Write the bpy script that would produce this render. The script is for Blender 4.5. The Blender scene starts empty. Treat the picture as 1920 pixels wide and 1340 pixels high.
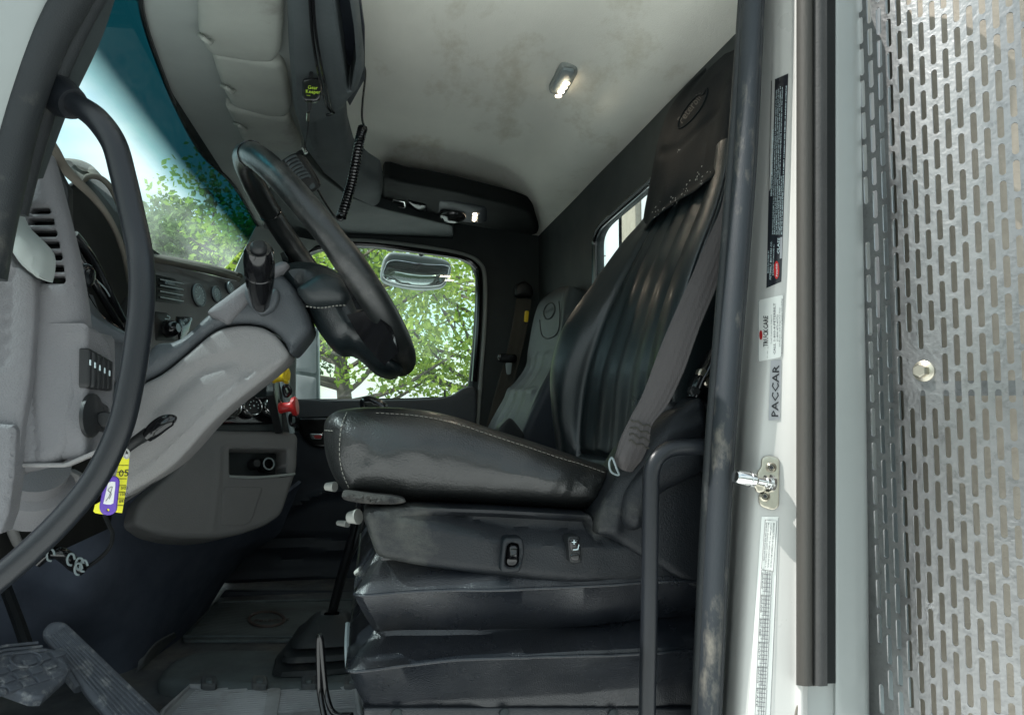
import bpy, bmesh, math, random
import numpy as np
from mathutils import Vector, Matrix, noise
from mathutils.geometry import delaunay_2d_cdt
random.seed(7); rng = np.random.default_rng(7)
SC = bpy.context.scene; COL = SC.collection
H = 1.9                                   # eye height above the ground
f = 1387.0; PS = math.radians(10.6); PT = math.radians(3.7)
s_, c_ = math.sin, math.cos
F = Vector((s_(PS)*c_(PT), c_(PS)*c_(PT), s_(PT)))
R = Vector((c_(PS), -s_(PS), 0)); U = Vector((-s_(PS)*s_(PT), -c_(PS)*s_(PT), c_(PT)))
EYE = Vector((0, 0, H))
# ------------------------------------------------------------------ measuring helpers
def ray(px, py): return F + R*((px-960)/f) + U*((670-py)/f)
def P(px, py, y): d = ray(px, py); return EYE + d*(y/d.y)
def PX(px, py, x): d = ray(px, py); return EYE + d*(x/d.x)
def PZ(px, py, z): d = ray(px, py); return EYE + d*(z/d.z)
def pix(p): q = Vector(p)-EYE; w = q.dot(F); return 960+f*q.dot(R)/w, 670-f*q.dot(U)/w
class Plane:
    def __init__(s, o, n, up=Vector((0, 0, 1))):
        s.o = Vector(o); s.n = Vector(n).normalized()
        if abs(s.n.dot(up)) > .95: up = Vector((0, 1, 0))
        s.u = up.cross(s.n).normalized(); s.v = s.n.cross(s.u).normalized()
    def hit(s, px, py):
        d = ray(px, py); t = (s.o-EYE).dot(s.n)/d.dot(s.n); q = EYE+d*t-s.o
        return q.dot(s.u), q.dot(s.v)
    def at(s, a, b, h=0): return s.o+s.u*a+s.v*b+s.n*h
def YP(y): return Plane((0, y, H), (0, -1, 0))
def XP(x, sgn=1): return Plane((x, 0, H), (sgn, 0, 0))
def ZP(z, sgn=1): return Plane((0, 0, H+z), (0, 0, sgn))
def P3(a, b, c):
    A, B, C = P(*a), P(*b), P(*c); n = (B-A).cross(C-A).normalized()
    if n.dot(A-EYE) > 0: n = -n
    return Plane(A, n)
def cr(pts, k=6, closed=True):            # Catmull-Rom through points
    pts = [np.array(p, float) for p in pts]; n = len(pts); out = []
    for i in range(n if closed else n-1):
        if closed: a, b, c, d = pts[i-1], pts[i], pts[(i+1) % n], pts[(i+2) % n]
        else: a, b, c, d = pts[max(i-1, 0)], pts[i], pts[i+1], pts[min(i+2, n-1)]
        for j in range(k):
            t = j/k
            out.append(.5*((2*b)+(-a+c)*t+(2*a-5*b+4*c-d)*t*t+(-a+3*b-3*c+d)*t**3))
    if not closed: out.append(pts[-1])
    return out
def rnd(pts, rad=8, k=4):                  # polygon with rounded corners
    out = []; n = len(pts)
    for i in range(n):
        a, b, c = [np.array(q[:2], float) for q in (pts[i-1], pts[i], pts[(i+1) % n])]
        r = pts[i][2] if len(pts[i]) > 2 else rad
        e, g = a-b, c-b; le, lg = np.linalg.norm(e), np.linalg.norm(g); q = min(r, le*.45, lg*.45)
        s, t = b+e/le*q, b+g/lg*q
        for j in range(k+1):
            w = j/k; out.append((1-w)**2*s+2*w*(1-w)*b+w*w*t)
    return out
# ------------------------------------------------------------------ object helpers
def T(name, label, cat, group=None, loc=None):
    o = bpy.data.objects.new(name, None); COL.objects.link(o); o.empty_display_size = .05
    o['label'] = label; o['category'] = cat
    if group: o['group'] = group
    return o
def tag(o, label, cat, group=None):
    o['label'] = label; o['category'] = cat
    if group: o['group'] = group
    return o
def struct(o): o['kind'] = 'structure'; return o
def link(name, me, mat, parent=None, sharp=40):
    if mat is not None:
        for m in (mat if isinstance(mat, (list, tuple)) else [mat]): me.materials.append(m)
    for p in me.polygons: p.use_smooth = True
    if sharp: me.set_sharp_from_angle(angle=math.radians(sharp))
    o = bpy.data.objects.new(name, me); COL.objects.link(o)
    if parent: o.parent = parent
    return o
def fromdata(name, V, Fc, mat, parent=None, sharp=40, uv=None):
    me = bpy.data.meshes.new(name); me.from_pydata([tuple(v) for v in V], [], [tuple(int(i) for i in q) for q in Fc]); me.validate()
    if uv is not None:
        l = me.uv_layers.new(name='UVMap')
        for lp in me.loops: l.data[lp.index].uv = uv[lp.vertex_index]
    bm = bmesh.new(); bm.from_mesh(me); bmesh.ops.recalc_face_normals(bm, faces=bm.faces); bm.to_mesh(me); bm.free()
    return link(name, me, mat, parent, sharp)
def segd(p, poly, closed=True):
    a = poly if closed else poly[:-1]; b = np.roll(poly, -1, 0) if closed else poly[1:]
    ab = b-a; L = (ab**2).sum(1)+1e-12; out = np.full(len(p), 1e9)
    for i in range(len(a)):
        ap = p-a[i]; t = np.clip((ap@ab[i])/L[i], 0, 1); d = np.linalg.norm(ap-t[:, None]*ab[i], axis=1); out = np.minimum(out, d)
    return out
def inside(p, poly):
    x, y = p[:, 0], p[:, 1]; c = np.zeros(len(p), bool); j = len(poly)-1
    for i in range(len(poly)):
        xi, yi = poly[i]; xj, yj = poly[j]
        with np.errstate(divide='ignore', invalid='ignore'):
            c ^= ((yi > y) != (yj > y)) & (x < (xj-xi)*(y-yi)/(yj-yi+1e-15)+xi)
        j = i
    return c
def resamp(poly, sp, closed=True):
    q = np.vstack([poly, poly[:1]]) if closed else poly
    d = np.r_[0, np.cumsum(np.linalg.norm(np.diff(q, axis=0), axis=1))]; n = max(8 if closed else 2, int(d[-1]/sp))
    t = np.linspace(0, d[-1], n+1)[:-1] if closed else np.linspace(0, d[-1], n+1)
    return np.c_[np.interp(t, d, q[:, 0]), np.interp(t, d, q[:, 1])]
def pillow(name, pts, plane, depth, mat, parent=None, r=.006, res=.01, disp=None, creases=(), holes=(), bulge=0, bw=.03, sharp=40, hr=.002, local=False, sp=None, back=True):
    """a solid whose outline is measured on a plane, with rounded rim, bulge, creases and holes"""
    tol = (lambda q: np.array(q, float)[:, :2]) if local else (lambda q: np.array([plane.hit(a[0], a[1]) for a in q]))
    B = resamp(tol(pts), sp or min(res, max(r, .002)*1.6+.002))
    HS = [resamp(tol(h), max(.0015, min(res, .004))) for h in holes]
    if ((B[:, 0]*np.roll(B[:, 1], -1)-B[:, 1]*np.roll(B[:, 0], -1)).sum()) < 0: B = B[::-1]
    nb = len(B); tn = np.roll(B, -1, 0)-np.roll(B, 1, 0); tn /= np.linalg.norm(tn, axis=1)[:, None]+1e-12; inn = np.c_[-tn[:, 1], tn[:, 0]]
    extra = []
    for k in (.12, .45, 1.0): extra.append(B+inn*r*k)
    for hp in HS:
        t2 = np.roll(hp, -1, 0)-np.roll(hp, 1, 0); t2 /= np.linalg.norm(t2, axis=1)[:, None]+1e-12; o2 = np.c_[t2[:, 1], -t2[:, 0]]
        if inside((hp+o2*1e-4)[:1], hp)[0]: o2 = -o2
        extra.append(hp+o2*hr)
    lo, hi = B.min(0), B.max(0); gx = np.arange(lo[0], hi[0], res); gy = np.arange(lo[1], hi[1], res*.87)
    G = np.array([(x+(res/2 if j % 2 else 0), y) for j, y in enumerate(gy) for x in gx]) if len(gx) and len(gy) else np.zeros((0, 2))
    if len(G): G = G[(segd(G, B) > max(r*1.15, res*.5)) & inside(G, B)]
    ex = np.vstack(extra); d = segd(ex, B); ex = ex[(d > min(r*.1, .0003)) & inside(ex, B)]
    I = np.vstack([G, ex]) if len(G) else ex
    for hp in HS:
        I = I[~inside(I, hp) & (segd(I, hp) > hr*.6)]
    A = np.vstack([B]+HS+[I]); edges = [(i, (i+1) % nb) for i in range(nb)]; o = nb
    for hp in HS: edges += [(o+i, o+(i+1) % len(hp)) for i in range(len(hp))]; o += len(hp)
    V2, _, Fc, *_ = delaunay_2d_cdt([Vector(a) for a in A], edges, [], 0, 1e-7)
    V2 = np.array([tuple(v) for v in V2]); Fc = [tuple(q) for q in Fc]
    cen = np.array([V2[list(q)].mean(0) for q in Fc]); ok = inside(cen, B)
    for hp in HS: ok &= ~inside(cen, hp)
    Fc = [q for q, k in zip(Fc, ok) if k]
    d = segd(V2, B); h = np.where(d < r, -(r-np.sqrt(np.maximum(r*r-(r-np.minimum(d, r))**2, 0))), 0.)
    for hp in HS:
        dh = segd(V2, hp); h = np.where(dh < hr, np.minimum(h, -(hr-np.sqrt(np.maximum(hr*hr-(hr-np.minimum(dh, hr))**2, 0)))), h)
    if bulge: h = h+bulge*(1-np.exp(-d/bw))-0
    for cpts, amp, w in creases:
        cd = segd(V2, resamp(tol(cpts), .006, False), False); h = h+amp*np.exp(-(cd/w)**2)*np.clip(d/max(r, .003), 0, 1)
    P3d = [plane.at(a[0], a[1]) for a in V2]
    if disp:
        h = h+np.array([disp(*pix(p)) for p in P3d])*np.clip(d/max(r, .004), 0, 1)
    V = [p+plane.n*float(k) for p, k in zip(P3d, h)]
    # walls along outer border and holes
    def wall(loop, flip):
        idx = [int(np.argmin(((V2-q)**2).sum(1))) for q in loop]; n0 = len(V)
        for i in idx: V.append(plane.at(*V2[i], -depth))
        n = len(idx)
        for i in range(n):
            j = (i+1) % n
            if idx[i] != idx[j]: FW.append((idx[i], idx[j], n0+j, n0+i))
        return list(range(n0, n0+n))
    FW = []; bk = wall(B, False)
    for hp in HS: wall(hp, True)
    if back and not HS: FW.append(tuple(bk))
    return fromdata(name, V, Fc+FW, mat, parent, sharp)
def rot_frames(pts):
    T_ = [(pts[min(i+1, len(pts)-1)]-pts[max(i-1, 0)]).normalized() for i in range(len(pts))]
    up = Vector((0, 0, 1)) if abs(T_[0].z) < .9 else Vector((0, 1, 0))
    n = (up-T_[0]*up.dot(T_[0])).normalized(); out = []
    for t in T_:
        n = (n-t*n.dot(t)).normalized(); out.append((t, n, t.cross(n)))
    return out
def tubedata(pts, r, n=12, k=6, smooth=True, flat=1.0, closed=False):
    pts = [Vector(p) for p in pts]; rr = r if isinstance(r, (list, tuple)) else [r]*len(pts)
    if smooth:
        q = cr([tuple(p)+(x,) for p, x in zip(pts, rr)], k, closed); pts = [Vector(a[:3]) for a in q]; rr = [a[3] for a in q]
    fr = rot_frames(pts); V = []; Fc = []; m = len(pts)
    for p, x, (t, a, b) in zip(pts, rr, fr):
        for j in range(n):
            g = 2*math.pi*j/n; V.append(p+(a*math.cos(g)+b*math.sin(g)*flat)*x)
    for i in range(m if closed else m-1):
        for j in range(n): Fc.append((i*n+j, i*n+(j+1) % n, ((i+1) % m)*n+(j+1) % n, ((i+1) % m)*n+j))
    if not closed: Fc += [tuple(range(n)), tuple(range((m-1)*n, m*n))]
    return V, Fc
def tube(name, pts, r, mat, parent=None, **k):
    V, Fc = tubedata(pts, r, **k); return fromdata(name, V, Fc, mat, parent)
def tpx(name, pts, r, mat, parent=None, **k): return tube(name, [P(*p) for p in pts], r, mat, parent, **k)
def merge(name, parts, mat, parent=None, sharp=40):
    V = []; Fc = []
    for v, q in parts:
        n = len(V); V += list(v); Fc += [tuple(i+n for i in a) for a in q]
    return fromdata(name, V, Fc, mat, parent, sharp)
def patch(name, rows, mat, parent=None, nu=6, nv=6, thick=0, disp=None, sharp=60, world=False, flip=False):
    rows = [[(p if world else P(*p)) for p in r] for r in rows]
    cols = [cr([tuple(p) for p in r], nu, False) for r in rows]; m = len(cols[0])
    grid = [cr([c[i] for c in cols], nv, False) for i in range(m)]; n = len(grid[0])
    V = [Vector(grid[i][j]) for j in range(n) for i in range(m)]; uv = [(i/(m-1), j/(n-1)) for j in range(n) for i in range(m)]
    Fc = [(j*m+i, j*m+i+1, (j+1)*m+i+1, (j+1)*m+i) for j in range(n-1) for i in range(m-1)]
    N = []
    for j in range(n):
        for i in range(m):
            a = V[j*m+min(i+1, m-1)]-V[j*m+max(i-1, 0)]; b = V[min(j+1, n-1)*m+i]-V[max(j-1, 0)*m+i]; q = a.cross(b)
            q = q.normalized() if q.length > 1e-12 else Vector((0, -1, 0))
            N.append(-q if flip else q)
    if disp: V = [v+nn*disp(*u) for v, nn, u in zip(V, N, uv)]
    if thick:
        k = len(V); V += [v-nn*thick for v, nn in zip(V, N)]; uv = uv*2
        Fc += [tuple(i+k for i in q[::-1]) for q in Fc]
        bd = [j for j in range(m)]+[j*m+m-1 for j in range(1, n)]+[(n-1)*m+i for i in range(m-2, -1, -1)]+[j*m for j in range(n-2, 0, -1)]
        for a, b in zip(bd, bd[1:]+bd[:1]): Fc.append((a, b, b+k, a+k))
    return fromdata(name, V, Fc, mat, parent, sharp, uv)
def lathedata(A, B, prof, n=24):
    A, B = Vector(A), Vector(B); t = (B-A).normalized(); a = (Vector((0, 0, 1)) if abs(t.z) < .9 else Vector((1, 0, 0))); a = (a-t*a.dot(t)).normalized(); b = t.cross(a)
    V = []; Fc = []; L = (B-A).length
    for q, x in prof:
        for j in range(n): g = 2*math.pi*j/n; V.append(A+t*L*q+(a*math.cos(g)+b*math.sin(g))*x)
    for i in range(len(prof)-1):
        for j in range(n): Fc.append((i*n+j, i*n+(j+1) % n, (i+1)*n+(j+1) % n, (i+1)*n+j))
    Fc += [tuple(range(n)), tuple(range((len(prof)-1)*n, len(prof)*n))]
    return V, Fc
def lathe(name, A, B, prof, mat, parent=None, n=24, sharp=40):
    return fromdata(name, *lathedata(A, B, prof, n), mat, parent, sharp)
def boxdata(o, u, v, w):                   # corner-free box from centre and half vectors
    o, u, v, w = map(Vector, (o, u, v, w)); V = [o+u*a+v*b+w*c for a in (-1, 1) for b in (-1, 1) for c in (-1, 1)]
    return V, [(0, 1, 3, 2), (4, 6, 7, 5), (0, 4, 5, 1), (2, 3, 7, 6), (0, 2, 6, 4), (1, 5, 7, 3)]
def bevel(o, w=.002, seg=2):
    m = o.modifiers.new('b', 'BEVEL'); m.width = w; m.segments = seg; m.limit_method = 'ANGLE'; return o
def lettering(name, lines, plane, mat, parent=None, lift=.0006, thick=.0003, rot=0):
    """lines: (text, px, py, height in metres[, x stretch]) with px,py the baseline start on the plane; rot in degrees"""
    parts = []
    for ln in lines:
        s, px, py, h = ln[:4]; sx = ln[4] if len(ln) > 4 else 1
        cu = bpy.data.curves.new('t', 'FONT'); cu.body = s; cu.size = h*1.4; cu.extrude = thick; cu.resolution_u = 2
        ob = bpy.data.objects.new('t', cu); COL.objects.link(ob); dg = bpy.context.evaluated_depsgraph_get(); me = bpy.data.meshes.new_from_object(ob.evaluated_get(dg))
        a, b = plane.hit(px, py); g = math.radians(rot); cg, sg = math.cos(g), math.sin(g)
        V = []
        for v in me.vertices:
            x, y = v.co.x*sx, v.co.y; V.append(plane.at(a+x*cg-y*sg, b+x*sg+y*cg, lift+v.co.z))
        parts.append((V, [tuple(p.vertices) for p in me.polygons]))
        bpy.data.objects.remove(ob); bpy.data.curves.remove(cu); bpy.data.meshes.remove(me)
    return merge(name, parts, mat, parent)
# ------------------------------------------------------------------ materials
def nd(nt, t, **k):
    n = nt.nodes.new(t)
    for a, b in k.items():
        if a in n.inputs: n.inputs[a].default_value = b
        else: setattr(n, a, b)
    return n
def mat(name, col, rough=.5, metal=0, bump=0, bs=400, var=.15, vs=6, col2=None, dirt=None, ds=3, dth=.55, spec=.5, coat=0, bump2=0, bs2=30, rvar=.12, sheen=0, stretch=None):
    m = bpy.data.materials.new(name); m.use_nodes = True; nt = m.node_tree; b = nt.nodes['Principled BSDF']; L = nt.links.new
    tc = nd(nt, 'ShaderNodeTexCoord'); src = tc.outputs['Object']
    if stretch:
        mp = nd(nt, 'ShaderNodeMapping'); mp.inputs['Scale'].default_value = stretch; L(src, mp.inputs[0]); src = mp.outputs[0]
    n1 = nd(nt, 'ShaderNodeTexNoise', Scale=vs, Detail=6.0, Roughness=.6); L(src, n1.inputs['Vector'])
    r1 = nd(nt, 'ShaderNodeMapRange'); r1.inputs['From Min'].default_value = .3; r1.inputs['From Max'].default_value = .7; L(n1.outputs['Fac'], r1.inputs['Value'])
    mx = nd(nt, 'ShaderNodeMix', data_type='RGBA'); c2 = col2 or tuple(c*(1-var) for c in col); c1 = col if col2 else tuple(min(1, c*(1+var)) for c in col)
    mx.inputs['A'].default_value = (*c1, 1); mx.inputs['B'].default_value = (*c2, 1); L(r1.outputs[0], mx.inputs['Factor']); out = mx.outputs['Result']
    if dirt:
        n2 = nd(nt, 'ShaderNodeTexNoise', Scale=ds, Detail=9.0, Roughness=.68); L(src, n2.inputs['Vector'])
        r2 = nd(nt, 'ShaderNodeMapRange'); r2.inputs['From Min'].default_value = dth; r2.inputs['From Max'].default_value = dth+.14; L(n2.outputs['Fac'], r2.inputs['Value'])
        m2 = nd(nt, 'ShaderNodeMix', data_type='RGBA'); m2.inputs['B'].default_value = (*dirt[:3], 1); ml = nd(nt, 'ShaderNodeMath', operation='MULTIPLY'); ml.inputs[1].default_value = dirt[3] if len(dirt) > 3 else .7
        L(r2.outputs[0], ml.inputs[0]); L(ml.outputs[0], m2.inputs['Factor']); L(out, m2.inputs['A']); out = m2.outputs['Result']
    L(out, b.inputs['Base Color'])
    rr = nd(nt, 'ShaderNodeMapRange'); rr.inputs['To Min'].default_value = max(.03, rough-rvar*rough*2); rr.inputs['To Max'].default_value = min(1, rough+rvar*rough*2)
    L(n1.outputs['Fac'], rr.inputs['Value']); L(rr.outputs[0], b.inputs['Roughness'])
    b.inputs['Metallic'].default_value = metal; b.inputs['Specular IOR Level'].default_value = spec; b.inputs['Coat Weight'].default_value = coat; b.inputs['Coat Roughness'].default_value = .15
    if sheen: b.inputs['Sheen Weight'].default_value = sheen
    hgt = None
    if bump:
        v = nd(nt, 'ShaderNodeTexNoise', Scale=bs, Detail=2.0); L(src, v.inputs['Vector'])
        bp = nd(nt, 'ShaderNodeBump', Strength=bump, Distance=.001); L(v.outputs['Fac'], bp.inputs['Height']); L(bp.outputs[0], b.inputs['Normal']); hgt = bp
    if bump2:
        v2 = nd(nt, 'ShaderNodeTexNoise', Scale=bs2, Detail=4.0, Distortion=.8); L(src, v2.inputs['Vector'])
        b2 = nd(nt, 'ShaderNodeBump', Strength=bump2, Distance=.004); L(v2.outputs['Fac'], b2.inputs['Height'])
        if hgt: L(b2.outputs[0], hgt.inputs['Normal'])
        else: L(b2.outputs[0], b.inputs['Normal'])
    m.diffuse_color = (*col, 1); return m
def emis(name, col, st):
    m = bpy.data.materials.new(name); m.use_nodes = True; b = m.node_tree.nodes['Principled BSDF']
    b.inputs['Base Color'].default_value = (*col, 1); b.inputs['Emission Color'].default_value = (*col, 1); b.inputs['Emission Strength'].default_value = st; return m
def glass(name, tint, gl=.06, haze_dust=.0, teal=False):
    m = bpy.data.materials.new(name); m.use_nodes = True; nt = m.node_tree; nt.nodes.clear(); L = nt.links.new
    o = nd(nt, 'ShaderNodeOutputMaterial'); tr = nd(nt, 'ShaderNodeBsdfTransparent'); tr.inputs[0].default_value = (*tint, 1)
    if teal:
        uv = nd(nt, 'ShaderNodeTexCoord'); sp = nd(nt, 'ShaderNodeSeparateXYZ'); L(uv.outputs['UV'], sp.inputs[0])
        cx = nd(nt, 'ShaderNodeValToRGB'); e = cx.color_ramp.elements; e[0].position = .205; e[0].color = (.003, .034, .044, 1); e[1].position = .31; e[1].color = (*tint, 1)
        q = cx.color_ramp.elements.new(.255); q.color = (.20, .40, .40, 1)
        L(sp.outputs['Y'], cx.inputs[0]); L(cx.outputs[0], tr.inputs[0])
    gs = nd(nt, 'ShaderNodeBsdfGlossy', Roughness=.02); mx = nd(nt, 'ShaderNodeMixShader'); mx.inputs[0].default_value = gl; L(tr.outputs[0], mx.inputs[1]); L(gs.outputs[0], mx.inputs[2]); last = mx
    if haze_dust:
        df = nd(nt, 'ShaderNodeBsdfTranslucent'); df.inputs[0].default_value = (.8, .9, .9, 1); ad = nd(nt, 'ShaderNodeMixShader'); n = nd(nt, 'ShaderNodeTexNoise', Scale=5.0, Detail=8.0)  # translucent white mixed in for the pale haze reflected on the glass
        mr = nd(nt, 'ShaderNodeMapRange'); mr.inputs['From Min'].default_value = .35; mr.inputs['From Max'].default_value = .7; mr.inputs['To Max'].default_value = haze_dust; mr.inputs['To Min'].default_value = haze_dust*.2
        L(n.outputs['Fac'], mr.inputs['Value']); fac = mr.outputs[0]
        if teal:
            k = nd(nt, 'ShaderNodeMapRange'); k.inputs['From Min'].default_value = .2; k.inputs['From Max'].default_value = .34; L(sp.outputs['Y'], k.inputs['Value']); q2 = nd(nt, 'ShaderNodeMath', operation='MULTIPLY'); L(k.outputs[0], q2.inputs[0]); L(fac, q2.inputs[1]); fac = q2.outputs[0]
        L(fac, ad.inputs[0]); L(last.outputs[0], ad.inputs[1]); L(df.outputs[0], ad.inputs[2]); last = ad
    L(last.outputs[0], o.inputs[0]); return m
M = {}
M['liner'] = mat('headliner_fabric', (.86, .855, .77), .95, bump=1.0, bs=420, var=.06, vs=3, dirt=(.52, .47, .34, .5), ds=4.2, dth=.55, spec=.1, stretch=(1.6, .8, 1))
M['grey'] = mat('light_grey_plastic', (.155, .153, .160), .62, bump=1.0, bs=420, var=.05, spec=.35, dirt=(.2, .19, .18, .35), ds=7, dth=.6)
M['mauve'] = mat('warm_grey_plastic', (.235, .228, .226), .6, bump=1.0, bs=420, var=.06, spec=.35, dirt=(.26, .245, .23, .3), ds=6, dth=.56)
M['stack'] = mat('mid_grey_plastic', (.175, .173, .172), .6, bump=1.0, bs=420, var=.07, spec=.35)
M['visor'] = mat('grey_padded_vinyl', (.33, .35, .32), .75, bump=.8, bs=800, var=.08, vs=9, spec=.25, dirt=(.15, .15, .13, .5), ds=8, dth=.56, bump2=.25, bs2=14)
M['header'] = mat('grey_header_trim', (.33, .36, .345), .8, bump=.8, bs=900, var=.06, spec=.2)
M['slate'] = mat('slate_plastic', (.062, .074, .078), .6, bump=.6, bs=900, var=.1, spec=.3, bump2=.08)
M['slateb'] = mat('blue_slate_plastic', (.072, .080, .088), .5, bump=.8, bs=420, var=.06, spec=.4)
M['pillar'] = mat('dark_slate_trim', (.036, .044, .045), .6, bump=.6, bs=900, var=.12, spec=.3)
M['black'] = mat('black_plastic', (.013, .014, .015), .42, bump=.4, bs=900, var=.2, spec=.4)
M['shroud'] = mat('black_shroud_plastic', (.010, .012, .015), .42, bump=.9, bs=500, var=.15, spec=.35, dirt=(.10, .10, .085, .5), ds=5, dth=.54, bump2=.06)
M['gloss'] = mat('gloss_black', (.006, .006, .007), .14, var=.2, spec=.6)
M['rubber'] = mat('black_rubber', (.022, .025, .027), .5, bump=.6, bs=600, var=.15, spec=.35, dirt=(.12, .115, .10, .4), ds=18, dth=.56)
M['seal'] = mat('worn_door_seal', (.015, .020, .025), .62, bump=.5, bs=500, var=.2, spec=.5, dirt=(.24, .22, .18, .6), ds=14, dth=.56, stretch=(1, 1, .5), bump2=.1)
M['tubeblk'] = mat('black_grip_rubber', (.010, .012, .015), .30, bump=.35, bs=700, var=.15, spec=.42)
M['leather'] = mat('black_leather', (.009, .010, .010), .36, bump=1.0, bs=380, var=.2, spec=.6, bump2=.32, bs2=13, coat=.25)
M['leather2'] = mat('teal_black_leather', (.009, .014, .016), .30, bump=.8, bs=420, var=.2, spec=.6, bump2=.18, bs2=14, coat=.15)
M['head'] = mat('charcoal_vinyl', (.007, .010, .012), .6, bump=.7, bs=420, var=.12, spec=.12, bump2=.08)
M['leatherg'] = mat('grey_seat_vinyl', (.020, .026, .028), .42, bump=.6, bs=600, var=.1, spec=.5, bump2=.1)
M['vinyl'] = mat('black_bellows_vinyl', (.009, .011, .015), .28, bump=.9, bs=520, var=.25, spec=.6, coat=.15, bump2=.35, bs2=11, dirt=(.05, .048, .045, .4), ds=5, dth=.55)
M['wheel'] = mat('worn_wheel_leather', (.012, .014, .014), .3, bump=.5, bs=500, var=.3, spec=.6, dirt=(.075, .072, .066, .6), ds=16, dth=.52, bump2=.12, bs2=40)
M['belt'] = mat('grey_webbing', (.085, .078, .078), .8, bump=1.0, bs=500, var=.12, spec=.15, stretch=(1, 1, .25))
M['beltd'] = mat('brown_webbing', (.06, .058, .05), .8, bump=.8, bs=700, var=.15, spec=.15)
M['white'] = mat('white_paint', (.50, .495, .47), .3, var=.02, spec=.5, coat=.3, dirt=(.55, .54, .50, .35), ds=9, dth=.56, bump2=.03)
M['body'] = mat('grey_white_paint', (.30, .32, .31), .38, var=.03, coat=.2, bump2=.03)
M['carpet'] = mat('navy_carpet', (.085, .097, .128), .95, bump=1.4, bs=1100, var=.2, vs=9, spec=.1)
M['floor'] = mat('dark_rubber_floor', (.085, .092, .098), .7, bump=.8, bs=500, var=.35, vs=12, dirt=(.17, .16, .145, .6), ds=7, dth=.5, spec=.3, bump2=.3)
M['floorp'] = mat('dark_footwell_plastic', (.020, .025, .035), .5, bump=.5, bs=700, var=.25, spec=.4)
M['mat'] = mat('ribbed_mat_rubber', (.34, .35, .36), .8, bump=.6, bs=500, var=.25, dirt=(.22, .21, .19, .6), ds=9, dth=.5, spec=.2)
M['mat2'] = mat('dark_mat_rubber', (.095, .112, .115), .65, bump=.6, bs=500, var=.3, dirt=(.07, .06, .05, .6), ds=9, dth=.55, spec=.3)
M['pedal'] = mat('worn_pedal_rubber', (.11, .12, .14), .5, bump=.8, bs=300, var=.3, dirt=(.34, .34, .34, .8), ds=45, dth=.53, spec=.3)
M['haze_dust'] = mat('dusty_brown_rubber', (.05, .047, .041), .7, bump=.6, bs=500, var=.2, dirt=(.16, .14, .11, .6), ds=14, dth=.5, stretch=(1, 1, .15))
M['ribd'] = mat('grey_ribbed_rubber', (.042, .042, .041), .7, bump=.8, bs=260, var=.2)
M['brown'] = mat('brown_dash_top', (.17, .155, .13), .8, bump=.9, bs=700, var=.1, spec=.2)
M['chrome'] = mat('chrome', (.75, .75, .74), .14, metal=1, var=.06)
M['steel'] = mat('plated_steel', (.55, .51, .42), .32, metal=1, var=.2, vs=40, dirt=(.30, .19, .09, .6), ds=30, dth=.6)
M['alu'] = mat('perforated_aluminium', (.29, .29, .29), .36, metal=1, var=.08, vs=12, dirt=(.19, .19, .19, .65), ds=80, dth=.52, bump=.5, bs=160, rvar=.3, bump2=.12, bs2=40)
M['beige'] = mat('beige_wrap', (.33, .29, .24), .85, bump=1.0, bs=120, var=.12, vs=30, dirt=(.3, .25, .2, .5), ds=20, dth=.56)
M['yellow'] = mat('yellow_plastic', (.78, .56, .02), .4, var=.08)
M['red'] = mat('red_plastic', (.50, .02, .02), .4, var=.1)
M['purple'] = mat('purple_plastic', (.12, .05, .42), .35, var=.08)
M['tagy'] = mat('yellow_tag_paper', (.85, .80, .02), .5, var=.04)
M['paper'] = mat('white_label_paper', (.75, .74, .74), .6, var=.05, dirt=(.5, .45, .45, .5), ds=60, dth=.56)
M['cream'] = mat('cream_plastic', (.40, .40, .37), .5, var=.08)
M['ink'] = mat('black_ink', (.015, .015, .018), .6, var=.05)
M['inkg'] = mat('grey_ink', (.16, .16, .17), .6, var=.05)
M['inkw'] = mat('white_ink', (.6, .72, .74), .6, var=.05)
M['inkgr'] = mat('lime_ink', (.42, .62, .03), .6, var=.05)
M['silver'] = mat('silver_foil', (.36, .36, .37), .4, metal=.5, var=.06)
M['thread'] = mat('pale_thread', (.20, .195, .17), .8, var=.1)
M['fuzz'] = mat('grey_fleece', (.05, .047, .042), .98, bump=2.0, bs=260, var=.6, vs=45, col2=(.012, .012, .013))
M['mirror'] = mat('mirror_glass', (.62, .66, .68), .03, metal=1, var=.02, bump2=.06, bs2=3)
M['mirrorshell'] = mat('mirror_shell', (.25, .30, .31), .4, var=.05)
M['bark'] = mat('bark', (.14, .12, .10), .9, bump=1, bs=30, var=.3)
M['bounce'] = mat('bounce_yard', (.80, .82, .81), .9, var=.1, vs=.6)
M['trailer'] = mat('trailer_white_panel', (.62, .64, .68), .45, var=.05, dirt=(.48, .40, .32, .5), ds=8, dth=.6)
M['matte'] = mat('matte_black_trim', (.012, .014, .014), .75, bump=.5, bs=900, var=.15, spec=.15)
M['backdrop'] = mat('dark_backdrop_green', (.035, .055, .030), .95, var=.5, vs=.5, spec=.1)
M['asph'] = mat('asphalt_yard', (.07, .075, .075), .9, var=.3, vs=.4)
M['lens'] = emis('lit_lamp_lens', (1, .84, .60), 6.0)
M['wind'] = glass('windshield_glass', (.66, .82, .84), .04, .16, teal=True)
M['pane'] = glass('side_window_glass', (.92, .97, .95), .04, .02)
M['sticker'] = mat('clear_white_sticker', (.76, .77, .73), .35, var=.02)
M['stickerb'] = mat('black_sticker', (.012, .013, .018), .3, var=.1)
M['lensdark'] = mat('dark_lens', (.03, .03, .03), .08, var=.1, coat=.5)
BLK = M['black']
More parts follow.
